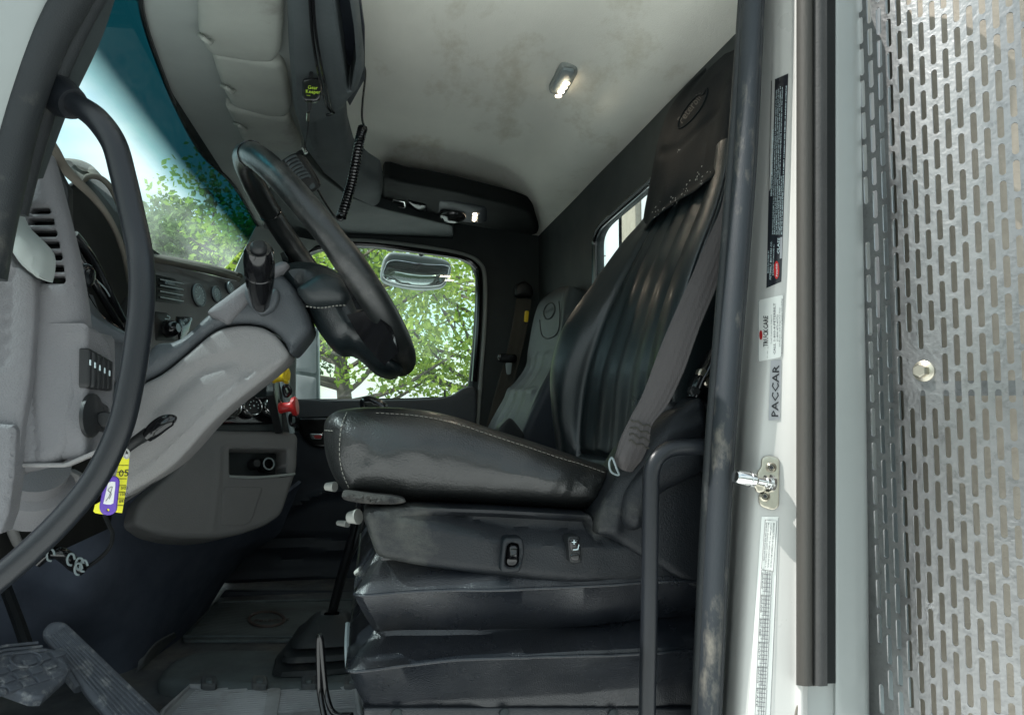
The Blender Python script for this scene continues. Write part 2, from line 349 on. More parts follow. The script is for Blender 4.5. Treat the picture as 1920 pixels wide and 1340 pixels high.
nt_ = M['bounce'].node_tree; tc_ = nd(nt_, 'ShaderNodeTexCoord'); vl = nd(nt_, 'ShaderNodeVectorMath', operation='LENGTH'); nt_.links.new(tc_.outputs['Object'], vl.inputs[0])
mr_ = nd(nt_, 'ShaderNodeMapRange', interpolation_type='SMOOTHSTEP'); mr_.inputs['From Min'].default_value = 3.0; mr_.inputs['From Max'].default_value = 14.0; nt_.links.new(vl.outputs['Value'], mr_.inputs['Value'])
bs_ = nt_.nodes['Principled BSDF']; src_ = bs_.inputs['Base Color'].links[0].from_socket; mx_ = nd(nt_, 'ShaderNodeMix', data_type='RGBA'); mx_.inputs['B'].default_value = (.07, .075, .075, 1)
nt_.links.new(src_, mx_.inputs['A']); nt_.links.new(mr_.outputs[0], mx_.inputs['Factor']); nt_.links.new(mx_.outputs['Result'], bs_.inputs['Base Color'])  # ground pale near, dark far: shaped for bounce and reflections in the cab
def w3(x, y, z): return Vector((x, y, z+H))
def rect(a, b, c, d): return [(a, b), (c, b), (c, d), (a, d)]
# ================================================================== SETTING
struct(fromdata('ground', [(-150, -60, 0), (150, -60, 0), (150, 240, 0), (-150, 240, 0)], [(0, 1, 2, 3)], M['bounce'])).__setitem__('noshift', 1)
hv_ = []; hf_ = []
for i in range(61):
    a = math.pi*(1.02+.96*i/60); rr0 = 26; hh = 4.2+1.6*noise.noise(Vector((i*.31, 0, 0)))+1.0*noise.noise(Vector((i*1.1, 3, 0)))
    hv_ += [(rr0*math.cos(a), rr0*math.sin(a), 0), ((rr0+1)*math.cos(a), (rr0+1)*math.sin(a), hh*.6), ((rr0+4)*math.cos(a), (rr0+4)*math.sin(a), hh)]
for i in range(60):
    for k in (0, 1): hf_.append((i*3+k, i*3+3+k, i*3+4+k, i*3+k+1))
struct(fromdata('unseen_backdrop', hv_, hf_, M['backdrop']))  # added unseen dark band behind the camera, darkens what the surfaces reflect
struct(fromdata('slot_backing', *boxdata(w3(.90, 1.34, .1), (.16, 0, 0), (0, .01, 0), (0, 0, .8)), M['mirrorshell']))  # added grey plate, puts shade behind the left slots of the guard
# ceiling: flat middle, cove dropping to the rear wall
rows = []
for y in (.962, 1.1, 1.4, 1.8, 2.2, 2.6, 2.86, 3.0):
    e = .035 if y > 2.9 else 0; b = .008*math.sin((y-.9)*1.5)
    rows.append([w3(x, y, z+b*(x < .5)) for x, z in ((-.47, .79), (-.2, .79), (.1, .785), (.36, .775), (.46, .755), (.55, .72), (.62, .705), (.70, .695))])
def creasef(u, v): return .004*math.exp(-((v-.53-.10*(u-.5))/.012)**2)*(u < .62)+.0015*noise.noise(Vector((u*5, v*9, 0)))
struct(patch('ceiling', rows, M['liner'], world=True, nu=8, nv=8, thick=0, disp=creasef))
struct(fromdata('roof', [w3(x, y, z) for z in (.815, .85) for x, y in ((-.46, .955), (.74, .955), (.74, 3.05), (-.46, 3.05))], [(0, 1, 2, 3), (4, 5, 6, 7), (0, 1, 5, 4), (1, 2, 6, 5), (2, 3, 7, 6), (3, 0, 4, 7)], M['body']))
struct(fromdata('floor', [w3(x, y, z) for z in (-.65, -.70) for x, y in ((-1.2, 1.0), (.70, 1.0), (.70, 3.0), (-1.2, 3.0))], [(0, 1, 2, 3), (4, 5, 6, 7), (0, 1, 5, 4), (1, 2, 6, 5), (2, 3, 7, 6), (3, 0, 4, 7)], M['floor']))
XR = XP(.664, -1)
def locals_(pl, pts): return [((q-pl.o).dot(pl.u), (q-pl.o).dot(pl.v)) for q in pts]
rw = locals_(XR, [w3(.664, 1.0, -.65), w3(.664, 2.97, -.65), w3(.664, 2.97, .71), w3(.664, 1.0, .71)])
hole = [pix(w3(.664, y, z)) for y, z in ((1.52, .12), (2.165, .10), (2.165, .535), (1.52, .553))]
hole = rnd(hole, 28, 6)
rwp = [pix(w3(.664, y, z)) for y, z in ((1.0, -.64), (2.97, -.64), (2.97, .71), (1.0, .71))]
struct(pillow('rear_wall', rwp, XR, .03, M['pillar'], r=.004, res=.03, holes=[hole], hr=.008))
rwin = T('rear_window', 'narrow dark-rimmed window in the rear cab wall above the passenger seat, white trailer panels behind it', 'window')
pillow('glass_pane', hole, Plane((.678, 0, H), (-1, 0, 0)), .004, M['pane'], rwin, r=.001, res=.05)
ring = [XR.at(*XR.hit(*p), .001) for p in hole]
tube('rubber_seal', ring, .0085, M['gloss'], rwin, n=8, smooth=False, closed=True)
# passenger side wall with the window opening
Y3 = YP(2.95)
win = [(552, 748), (554, 640), (558, 560), (562, 505), (572, 480), (596, 468), (650, 461), (700, 461), (800, 473), (862, 482), (885, 494), (894, 516), (894, 560), (888, 650), (880, 722), (868, 733), (840, 743), (760, 746), (650, 747)]
wallp = [pix(w3(x, 2.95, z)) for x, z in ((-.55, -.64), (.68, -.64), (.68, .84), (-.42, .84))]
struct(pillow('side_wall', wallp, Y3, .05, M['pillar'], r=.004, res=.03, holes=[win], hr=.012,
       creases=[([(910, 470), (925, 520), (925, 800)], -.006, .008), ([(848, 425), (846, 470)], -.002, .002), ([(1022, 440), (1030, 560), (1020, 800)], .01, .02)]))
dr = T('passenger_door', 'far passenger door with closed window, grey belt trim and dark lower panel', 'truck door')
pillow('window_glass', win, YP(2.975), .004, M['pane'], dr, r=.001, res=.05)
tpx('light_window_seal', [(558, 500, 2.94), (565, 474, 2.94), (590, 458, 2.94), (640, 451, 2.94), (700, 452, 2.94), (800, 464, 2.94), (868, 477, 2.94), (898, 492, 2.94), (909, 520, 2.94), (909, 600, 2.94), (902, 700, 2.94), (895, 800, 2.94)], .0085, M['header'], dr, n=8)
tpx('dark_window_seal', [(553, 560, 2.945), (560, 500, 2.945), (567, 480, 2.945), (592, 466, 2.945), (640, 459, 2.945), (700, 459, 2.945), (800, 472, 2.945), (864, 482, 2.945), (890, 498, 2.945), (898, 520, 2.945), (897, 600, 2.945), (889, 715, 2.945)], .012, M['gloss'], dr, n=8)
pillow('belt_trim', cr([(545, 752), (620, 750), (750, 749), (838, 744), (868, 728), (888, 724), (895, 740), (893, 790), (880, 806), (700, 808), (545, 800)], 4), YP(2.90), .05, M['slateb'], dr, r=.014, res=.02, creases=[([(545, 778), (890, 778)], -.004, .004)])
pillow('pull_recess', rnd([(555, 782), (640, 780), (640, 842), (585, 838), (562, 815)], 10), YP(2.885), .01, M['gloss'], dr, r=.006, res=.02)
hd = pillow('door_handle', rnd([(578, 812), (606, 812), (604, 824), (584, 824)], 4), YP(2.878), .008, M['chrome'], dr, r=.003, res=.01)
pillow('reflector', rnd([(588, 816), (604, 815), (602, 822), (590, 822)], 2), YP(2.872), .004, M['red'], dr, r=.001, res=.01)
pillow('lower_panel', [(420, 806), (900, 806), (900, 1120), (420, 1120)], YP(2.91), .03, M['floorp'], dr, r=.006, res=.018,
       creases=[([(430, 990), (520, 962), (600, 925), (660, 918)], .02, .012), ([(430, 1012), (540, 1010), (700, 1012)], -.012, .01), ([(430, 1030), (540, 1026), (700, 1030)], .012, .01), ([(430, 1084), (700, 1080)], .012, .008), ([(520, 1050), (700, 1050)], -.008, .01)])
tpx('sill_stick', [(834, 744, 2.92), (834, 731, 2.92)], .004, BLK, dr, n=8)
# passenger A pillar
ap = patch('windshield_pillar', [[(478, 424, 2.86), (530, 440, 2.9), (600, 452, 2.94)], [(462, 460, 2.86), (520, 480, 2.9), (566, 478, 2.94)], [(441, 505, 2.86), (500, 520, 2.9), (556, 520, 2.94)], [(425, 560, 2.86), (480, 600, 2.9), (552, 640, 2.94)], [(425, 640, 2.86), (480, 700, 2.9), (552, 760, 2.94)]], M['header'], thick=.02)
tag(ap, 'slim grey-green trimmed pillar at the far end of the windshield', 'pillar')
# windshield
def wx(y, t):
    b = .10*math.sin(math.pi*min(1, max(0, (y-.95)/1.95)))
    return w3(-.432-(.36+b)*t, y, .668-.46*t)
ws = T('windshield', 'big curved windshield with a deep teal sun band along its top edge', 'windshield')
patch('glass_sheet', [[wx(y, t) for y in (.96, 1.2, 1.5, 1.8, 2.1, 2.4, 2.7, 2.90)] for t in (-.12, .16, .44, .72, 1)], M['wind'], ws, world=True, nu=5, nv=6)
tube('top_seal', [PZ(x, y, .666) for x, y in ((250, -90), (262, -20), (268, 30), (290, 100), (330, 200), (380, 290), (440, 350), (486, 430))], .005, M['gloss'], ws, n=8)
# outside: trailer front seen through rear window
xt = 1.25; cuts = [PX(a, 450, xt).y for a in (1080, 1136, 1160, 1192, 1222, 1260)]+[.9]; cuts[0] = 3.6
tr = T('trailer_front', 'white and beige vertical panels of the trailer body behind the rear window', 'trailer')
tm = [M['trailer'], M['mirrorshell'], M['beige'], M['trailer'], M['mirrorshell'], M['trailer']]
for i in range(6):
    a, b = cuts[i], cuts[i+1]; o = xt+(.03 if i % 2 else 0)
    fromdata('panel', *boxdata(w3(o+.02, (a+b)/2, -.2), (.02, 0, 0), (0, (a-b)/2-.002, 0), (0, 0, 1.3)), [tm[i]], tr)
# ------------------------------------------------------------------ trees outside
def leafmat(nm, a, b):
    m = bpy.data.materials.new(nm); m.use_nodes = True; nt = m.node_tree; nt.nodes.clear(); L = nt.links.new
    o = nd(nt, 'ShaderNodeOutputMaterial'); g = nd(nt, 'ShaderNodeNewGeometry'); cx = nd(nt, 'ShaderNodeMix', data_type='RGBA'); cx.inputs['A'].default_value = (*a, 1); cx.inputs['B'].default_value = (*b, 1)
    L(g.outputs['Random Per Island'], cx.inputs['Factor']); d = nd(nt, 'ShaderNodeBsdfDiffuse'); t = nd(nt, 'ShaderNodeBsdfTranslucent'); L(cx.outputs['Result'], d.inputs[0]); L(cx.outputs['Result'], t.inputs[0])
    x = nd(nt, 'ShaderNodeMixShader'); x.inputs[0].default_value = .5; L(d.outputs[0], x.inputs[1]); L(t.outputs[0], x.inputs[2]); L(x.outputs[0], o.inputs[0]); return m
LV = [leafmat('spring_leaves', (.24, .40, .06), (.50, .62, .14)), leafmat('green_leaves', (.13, .21, .08), (.26, .36, .13))]
def tree(x, y, h, rad, n, lm, label, leaf=.10, seed=1, zb=.35):
    g = np.random.default_rng(seed); root = T('broadleaf_tree', label, 'tree', 'trees outside the cab')
    base = Vector((x, y, 0)); parts = []
    top = base+Vector((g.normal()*.3, g.normal()*.3, h*.9)); parts.append(tubedata([base, base.lerp(top, .3)+Vector((.1, 0, 0)), base.lerp(top, .65)-Vector((.12, 0, 0)), top], [h*.028, h*.022, h*.013, h*.004], n=9))
    cl = []
    for i in range(26):
        t0 = .25+.65*g.random(); st = base.lerp(top, t0); an = g.random()*6.28; ln = rad*(1.1-.55*abs(t0-.5))*(.6+.5*g.random())
        en = st+Vector((math.cos(an)*ln, math.sin(an)*ln, ln*(.25+.4*g.random()))); md = st.lerp(en, .5)+Vector((0, 0, -.08*ln))
        parts.append(tubedata([st, md, en], [h*.010*(1.2-t0), h*.006, h*.002], n=6, k=4))
        for q in range(7):
            c = md.lerp(en, g.random()*1.15)+Vector(g.normal(size=3))*rad*.16; cl.append((c, rad*(.09+.13*g.random())))
            if q < 3: parts.append(tubedata([md.lerp(en, .3+.2*q), c], [h*.003, h*.001], n=5, k=2))
    merge('trunk', parts, M['bark'], root)
    V = np.zeros((n*4, 3)); w = np.array([c[1] for c in cl])**2; w /= w.sum(); idx = g.choice(len(cl), n, p=w)
    for i in range(n):
        c, r = cl[idx[i]]; d = g.normal(size=3); d /= np.linalg.norm(d); p = np.array(c)+d*r*(.3+.8*g.random()**.6)*np.array([1, 1, .6])
        a = g.normal(size=3); a /= np.linalg.norm(a); b = np.cross(a, g.normal(size=3)); b /= np.linalg.norm(b); L = leaf*(.6+.7*g.random())
        V[4*i:4*i+4] = [p-a*L*.5, p+b*L*.3, p+a*L*.5, p-b*L*.3]
    me = bpy.data.meshes.new('crown'); me.from_pydata(V.tolist(), [], [(4*i, 4*i+1, 4*i+2, 4*i+3) for i in range(n)]); me.materials.append(LV[lm])
    o = bpy.data.objects.new('crown', me); COL.objects.link(o); o.parent = root
tree(-.6, 13, 6.2, 2.6, 9500, 0, 'bright yellow-green tree just outside the passenger window, seen behind the steering wheel', .115, 1)
tree(2.3, 15, 6.0, 2.7, 8500, 0, 'bright yellow-green tree at the rear half of the passenger window', .12, 2)
tree(-2.6, 18, 6.2, 2.8, 10000, 1, 'darker tree showing beside the door mirror at the front end of the passenger window', .15, 3)
tree(-3.3, 17, 6.8, 2.4, 14000, 1, 'tall dusty green tree nearest the windshield pillar', .16, 4)
tree(-6.3, 24, 8.0, 2.9, 13000, 1, 'tall dusty green tree with pointed top in the middle of the windshield', .18, 5)
tree(-10.2, 36, 8.4, 3.6, 9000, 1, 'low hazy tree far beyond the windshield', .2, 6)
# mirrors outside the passenger window
mr = T('door_mirror', 'tall split truck mirror outside the front end of the passenger window', 'mirror')
pillow('housing', rnd([(548, 612), (597, 612), (599, 750), (599, 830), (548, 830)], 8), YP(3.30), .06, M['mirrorshell'], mr, r=.01, res=.03)
pillow('upper_glass', rnd([(551, 618), (592, 618), (593, 700), (551, 694)], 5), YP(3.293), .004, M['trailer'], mr, r=.001, res=.03)  # white panel paint puts the reflected sky into both mirror panes
pillow('lower_glass', rnd([(551, 701), (593, 708), (593, 822), (551, 822)], 5), YP(3.293), .004, M['trailer'], mr, r=.001, res=.03)
lm_ = T('lookdown_mirror', 'small convex mirror hanging outside the top of the passenger window', 'mirror')
pillow('shell', cr([(716, 495), (724, 478), (742, 472), (820, 482), (843, 492), (846, 508), (836, 532), (820, 540), (780, 541), (735, 533), (714, 522)], 5), YP(3.16), .05, M['mirrorshell'], lm_, r=.012, res=.012)
pillow('mirror_glass', cr([(722, 500), (728, 490), (745, 487), (790, 494), (838, 497), (842, 508), (834, 528), (820, 536), (780, 537), (738, 530), (718, 519)], 5), YP(3.147), .004, M['mirror'], lm_, r=.004, res=.01, bulge=.012, bw=.05)
tpx('arm', [(790, 476, 3.15), (790, 455, 3.0)], .012, BLK, lm_, n=8)
# ================================================================== OVERHEAD
Z1 = ZP(.668, -1)
hp_ = [(250, -90), (262, -20), (268, 30), (290, 100), (330, 200), (380, 290), (440, 350), (488, 432), (496, 420), (500, 380), (520, 320), (560, 285), (570, 270), (560, 160), (545, 0), (535, -90)]
o = pillow('header_trim', cr(hp_, 4), Z1, .05, M['header'], r=.006, res=.02); tag(o, 'curved grey-green header trim running above the windshield', 'header trim')
o = pillow('door_header', rnd([(488, 436), (494, 400), (512, 330), (556, 282), (606, 332), (656, 370), (712, 390), (850, 424), (850, 462), (700, 458), (560, 462)], 6), ZP(.672, -1), .05, M['pillar'], r=.006, res=.02); tag(o, 'dark slate trim between the windshield header and the far door window', 'header trim')
Z2 = ZP(.645, -1)
flaps = [([(366, -70, 10), (533, -70, 10), (531, 60, 20), (527, 100, 16), (515, 119, 18), (470, 118, 20), (405, 107, 8), (388, 100, 10), (372, 66, 8)], 'grey padded overhead flap nearest the camera, cut off by the top of the photo'),
         ([(396, 108, 6), (412, 103, 8), (528, 124, 14), (537, 145, 14), (546, 205, 10), (540, 220, 10), (500, 220, 20), (432, 200, 8), (414, 160, 8)], 'middle grey padded overhead flap with wrinkled corners'),
         ([(421, 202, 5), (436, 205, 6), (542, 225, 10), (550, 245, 10), (566, 278, 10), (560, 287, 8), (470, 283, 8), (458, 272, 8), (438, 232, 8)], 'smallest grey padded overhead flap, just above the steering wheel top')]
for pts, lb in flaps:
    t = T('padded_flap', lb, 'visor', 'padded overhead flaps')
    cx = sum(p[0] for p in pts)/len(pts); cy = sum(p[1] for p in pts)/len(pts)
    pillow('cushion', rnd(pts), Z2, .03, M['visor'], t, r=.011, res=.009, bulge=.006, bw=.03)
    q = min(pts, key=lambda a: a[0]); q = pts[-1]
    tube('corner_clip', [Z2.at(*Z2.hit(q[0]+a, q[1]+b), c) for a, b, c in ((2, 0, .0), (10, -6, .012), (22, 2, .012), (26, 8, -.002))], .0045, M['visor'], t, n=8)
Z3 = ZP(.60, -1)
oc = T('overhead_console', 'long dark slate overhead console running across the cab above the steering wheel', 'console')
cp = [(538, -120), (537, 0), (541, 110), (550, 215), (574, 290), (606, 332), (656, 372), (700, 392), (714, 386), (718, 362), (712, 338), (690, 325), (662, 300), (651, 262), (646, 212), (655, 196), (672, 178), (682, 150), (676, 90), (668, 20), (662, -120)]
cub = rnd([(626, -110), (648, -110), (655, 0), (664, 60), (668, 115), (657, 176), (650, 168), (643, 110), (634, 50), (627, 0)], 6)
pillow('console_body', cp, Z3, .055, M['slate'], oc, r=.022, res=.010, holes=[cub], hr=.004,
       creases=[([(566, -100), (556, 0), (550, 130), (566, 230), (600, 300)], .006, .008), ([(610, -100), (617, 60), (630, 150), (640, 200)], -.004, .006), ([(592, 232), (620, 216), (646, 208)], -.004, .004), ([(592, 232), (592, 290), (610, 330), (660, 368)], -.004, .003), ([(700, 330), (700, 392)], .0, .003)])
pillow('cubby_floor', [(610, -115), (660, -115), (684, 60), (684, 150), (656, 200), (630, 150)], ZP(.652, -1), .01, M['floorp'], oc, r=.002, res=.03)
P5 = P3((740, 338, 2.30), (1000, 398, 2.52), (860, 425, 2.85))
po = T('passenger_console', 'black overhead panel above the far window with a hook, map light and reading lamp', 'console')
pillow('panel', cr([(720, 333), (760, 342), (830, 354), (900, 370), (960, 385), (992, 397), (1002, 412), (1007, 440), (960, 436), (880, 424), (800, 408), (740, 400), (712, 394), (716, 365)], 4), P5, .05, M['matte'], po, r=.012, res=.02, creases=[([(742, 340), (714, 392)], -.004, .003)])
pillow('lamp_bezel', rnd([(822, 376), (850, 376), (914, 388), (914, 416), (895, 418), (850, 412), (822, 402)], 8), P5, .01, M['floorp'], po, r=.004, res=.012, bulge=.014)
a, b = P5.hit(849, 395); lathe('map_light', P5.at(a, b, .008), P5.at(a, b, .045), [(0, .048), (.4, .048), (.6, .042), (.65, .034), (.9, .026), (1, .008)], M['lensdark'], po)
lampp = rnd([(875, 388), (906, 393), (903, 414), (872, 410)], 3)
rl = pillow('reading_lamp', lampp, P5, .012, M['lens'], po, r=.002, res=.005, bulge=.020, disp=lambda x, y: .002*math.sin(x*1.1)*math.sin(y*1.1))
a, b = P5.hit(757, 378)
tube('mounting_hook', [P5.at(*P5.hit(x, y), .012) for x, y in ((733, 394), (736, 372), (738, 368), (758, 371), (760, 383), (738, 380))], .0035, M['chrome'], po, n=8, smooth=False)
pillow('hook_arm', rnd([(762, 372), (772, 376), (800, 382), (804, 390), (798, 399), (785, 396), (765, 388)], 5), P5, .005, M['gloss'], po, r=.008, res=.01, bulge=.02)
# dome lamp
PZc = ZP(.763, -1)
dl = T('dome_lamp', 'small chrome-rimmed rectangular lamp lit on the ceiling', 'lamp')
dp = [(1052, 124), (1083, 128), (1085, 138), (1060, 180), (1030, 176), (1029, 168)]
pillow('rim', rnd(dp, 7), PZc, .01, M['header'], dl, r=.006, res=.006, bulge=.012)
pillow('bezel', rnd([(1055, 131), (1077, 134), (1076, 142), (1055, 173), (1036, 171), (1037, 164)], 5), ZP(.752, -1), .006, M['mirrorshell'], dl, r=.002, res=.006, bulge=.006)
for i, (x, y) in enumerate(((1062, 142), (1057, 150), (1052, 158), (1047, 166))):
    a, b = PZc.hit(x, y); lathe('diode', PZc.at(a, b, .018), PZc.at(a, b, .022), [(0, .0085), (.6, .008), (1, .004)], M['lens'], dl, n=10)
tag(tpx('coat_hook', [(1064, 452, 2.62), (1072, 448, 2.55), (1084, 452, 2.5), (1076, 440, 2.5), (1070, 434, 2.55)], .009, M['pillar'], n=10), 'small dark coat hook on the rear wall beside the rear window', 'hook')
# radio microphone, retractor, cords
mc = T('radio_microphone', 'black ribbed CB microphone hanging behind the top of the steering wheel', 'microphone')
PM = P3((560, 285, 1.45), (530, 305, 1.42), (590, 360, 1.45))
pillow('body', rnd([(527, 300, 10), (552, 285, 14), (566, 284, 10), (602, 348, 10), (596, 356, 6), (580, 362, 8), (566, 350, 8)], 8), PM, .03, BLK, mc, r=.007, res=.004)
for i in range(7):
    t = i/7; x0, y0 = 535+t*30, 303+t*41; x1, y1 = 556+t*30, 292+t*43
    tube('grille_rib', [PM.at(*PM.hit(x0, y0), -.001), PM.at(*PM.hit(x0+4, y0-4), .0015), PM.at(*PM.hit(x1-4, y1+1), .0015), PM.at(*PM.hit(x1, y1+3), -.001)], .0026, M['slate'], mc, n=8)
pillow('talk_key', rnd([(579, 349), (588, 342), (592, 350), (583, 356)], 2), PM, -.0005, M['slate'], mc, r=.001, res=.004, bulge=.003)
pillow('side_grip', rnd([(558, 283, 8), (574, 290, 8), (604, 340, 8), (603, 350, 5), (594, 348, 5)], 8), Plane(PM.o-PM.n*.012, PM.n), .02, M['gloss'], mc, r=.006, res=.005)
cc = T('coiled_cord', 'black coiled microphone cord hanging from the overhead console', 'cord')
cpth = [P(x, y, z) for x, y, z in ((680, 240, 1.5), (675, 262, 1.49), (668, 300, 1.48), (660, 340, 1.47), (650, 375, 1.46), (640, 408, 1.45))]
cq = [Vector(a) for a in cr([tuple(p) for p in cpth], 60, False)]; fr = rot_frames(cq); N_ = 34
tube('coil', [p+(a*math.cos(i/len(cq)*N_*6.283)+b*math.sin(i/len(cq)*N_*6.283))*.0078 for i, (p, (t, a, b)) in enumerate(zip(cq, fr))], .0026, M['gloss'], cc, n=6, smooth=False)
tpx('straight_lead', [(672, 118, 1.5), (681, 122, 1.5), (685, 140, 1.5), (680, 190, 1.5), (679, 222, 1.5), (684, 242, 1.5), (680, 250, 1.5)], .0022, M['gloss'], cc, n=8)
tpx('lower_lead', [(596, 356, 1.46), (610, 380, 1.46), (630, 408, 1.45), (640, 412, 1.45), (642, 404, 1.45)], .0024, M['gloss'], cc, n=8)
rt = T('cord_retractor', 'black square retractor with lime lettering clipped under the overhead console', 'retractor')
PRT = P3((583, 160, 1.35), (604, 163, 1.35), (583, 185, 1.355))
pillow('case', rnd([(567, 147, 5), (598, 145, 5), (603, 152, 4), (602, 180, 5), (596, 190, 5), (572, 192, 5), (566, 182, 5)], 5), PRT, .014, M['gloss'], rt, r=.003, res=.004)
lettering('case_lettering', [('Gear', 577, 167, .0062), ('Keeper', 573, 174.5, .0062), ('www', 575, 180, .0022)], PRT, M['inkgr'], rt)
tpx('strap', [(583, 146, 1.345), (584, 135, 1.345), (590, 122, 1.345), (589, 114, 1.345)], .0035, BLK, rt, n=8)
tpx('clamp', [(580, 117, 1.345), (590, 113, 1.34), (602, 112, 1.345), (612, 116, 1.345)], .0032, M['mirrorshell'], rt, n=8)
tpx('nozzle', [(580, 190, 1.35), (580, 206, 1.36)], [.006, .004], BLK, rt, n=10)
tpx('pull_cord', [(580, 205, 1.36), (579, 222, 1.38), (577, 240, 1.4), (572, 278, 1.43)], .0013, BLK, rt, n=6)
tpx('swivel', [(578, 212, 1.365), (577, 226, 1.38)], .0028, M['steel'], rt, n=8)
tpx('cord_end', [(568, 278, 1.43), (574, 288, 1.43)], .004, M['chrome'], rt, n=8)
for a, lb in (((577, 581, 585, 592, 600, 613, 624), 'thin black cable taped along the console, left one of the pair'), ((583, 587, 592, 600, 608, 620, 626), 'thin black cable taped along the console, right one of the pair')):
    tag(tpx('cable', [(x, y, PZ(x, y, .586).y) for x, y in zip(a, (-80, 0, 60, 110, 150, 200, 212))]+([(612, 216, PZ(612, 216, .586).y)] if a[0] == 577 else []), .0026, M['gloss'], n=8), lb, 'cable', 'cables along the overhead console')
ds_ = T('cable_clip_bundle', 'metal plug and crumpled clips sticking out of the overhead cubby', 'clips')
tpx('plug', [(640, 111, 1.49), (655, 113, 1.49), (672, 118, 1.49)], [.0055, .005, .003], M['chrome'], ds_, n=10)
for i in range(8): tpx('metal_rib', [(646, 120+i*6.2, 1.49), (657, 121+i*6.2, 1.485)], .0028, M['chrome'], ds_, n=6)
tpx('spring_clip', [(641, 118, 1.49), (645, 140, 1.49), (646, 166, 1.49)], .0018, M['chrome'], ds_, n=6)
tpx('twisted_foil', [(642, 108, 1.5), (646, 92, 1.49), (651, 84, 1.5), (654, 62, 1.49)], [.006, .008, .004, .001], M['cream'], ds_, n=6)
# ================================================================== DRIVER SEAT
ds = T('suspension_seat', 'black leather air-suspension driver seat in the foreground with pleated backrest and side switches', 'truck seat')
YC = YP(1.135)
cush = [(603, 800), (612, 782), (630, 770), (660, 766), (700, 765), (760, 766), (810, 771), (870, 785), (940, 808), (1010, 830), (1070, 850), (1120, 868), (1158, 884), (1152, 930), (1118, 962), (1000, 958), (860, 950), (720, 944), (660, 936), (636, 920), (618, 892), (605, 850)]
def cushd(x, y):
    p = Vector((x/120, y/120, 0)); d = .010*noise.noise(p)+.004*noise.noise(p*3)
    d += .0045*math.exp(-((y-(905+.12*(1150-x)))/7)**2)*math.exp(-((x-1060)/90)**2)-.004*math.exp(-((y-(930-.35*(x-1000)))/6)**2)*(x > 980)
    d += -.02*max(0, (x-1050)/110)**1.5
    return d
seamf = [(646, 771), (636, 800), (632, 845), (638, 885), (652, 922)]
seamt = [(604, 806), (634, 806)]
seamtop = [(700, 768), (780, 772), (850, 786), (930, 812), (1000, 834), (1050, 852), (1100, 868), (1150, 886)]
pillow('seat_cushion', cr(cush, 6), YC, .47, M['leather'], ds, r=.055, res=.006, bulge=.02, bw=.09, disp=cushd, creases=[(seamf, -.004, .0035), (seamt, -.003, .003)])
CY = {}
def surf_y(x, y):                          # where the cushion side stands under a pixel
    P2 = np.array([YC.hit(*p) for p in cr(cush, 6)]); a = np.array([YC.hit(x, y)]); d = segd(a, P2)[0]; r = .055
    h = -(r-math.sqrt(max(0, r*r-(r-min(d, r))**2))) if d < r else 0
    return YC.at(a[0][0], a[0][1], h+.02*(1-math.exp(-d/.09))+cushd(x, y)*min(1, d/r)+.0006)
def stitch(name, pts, parent, fn, sp=.0075, rr=.00065, m='thread'):
    q = [fn(*p[:2]) for p in cr(pts, 12, False)]; acc = 0; parts = []; d = [0]
    for a, b in zip(q, q[1:]): d.append(d[-1]+(b-a).length)
    t = 0
    def at(t):
        for i in range(len(d)-1):
            if d[i+1] >= t: return q[i].lerp(q[i+1], (t-d[i])/(d[i+1]-d[i]+1e-9))
        return q[-1]
    while t < d[-1]-sp:
        parts.append(tubedata([at(t), at(t+sp*.62)], rr, n=5, smooth=False)); t += sp
    return merge(name, parts, M[m], parent)
stitch('front_stitching', [(649, 773), (640, 800), (636, 845), (641, 885), (655, 920)], ds, surf_y)
stitch('corner_stitching', [(606, 808), (632, 808)], ds, surf_y)
stitch('top_stitching', [(705, 774), (780, 779), (850, 792), (930, 818), (1000, 841), (1050, 858), (1100, 873), (1148, 890)], ds, surf_y)
fz = pillow('fleece_pad', cr([(641, 927), (660, 924), (700, 928), (740, 932), (762, 940), (740, 946), (690, 945), (655, 940), (643, 935)], 5), YP(1.118), .05, M['fuzz'], ds, r=.006, res=.004, disp=lambda x, y: .006*noise.noise(Vector((x/6, y/6, 0))))
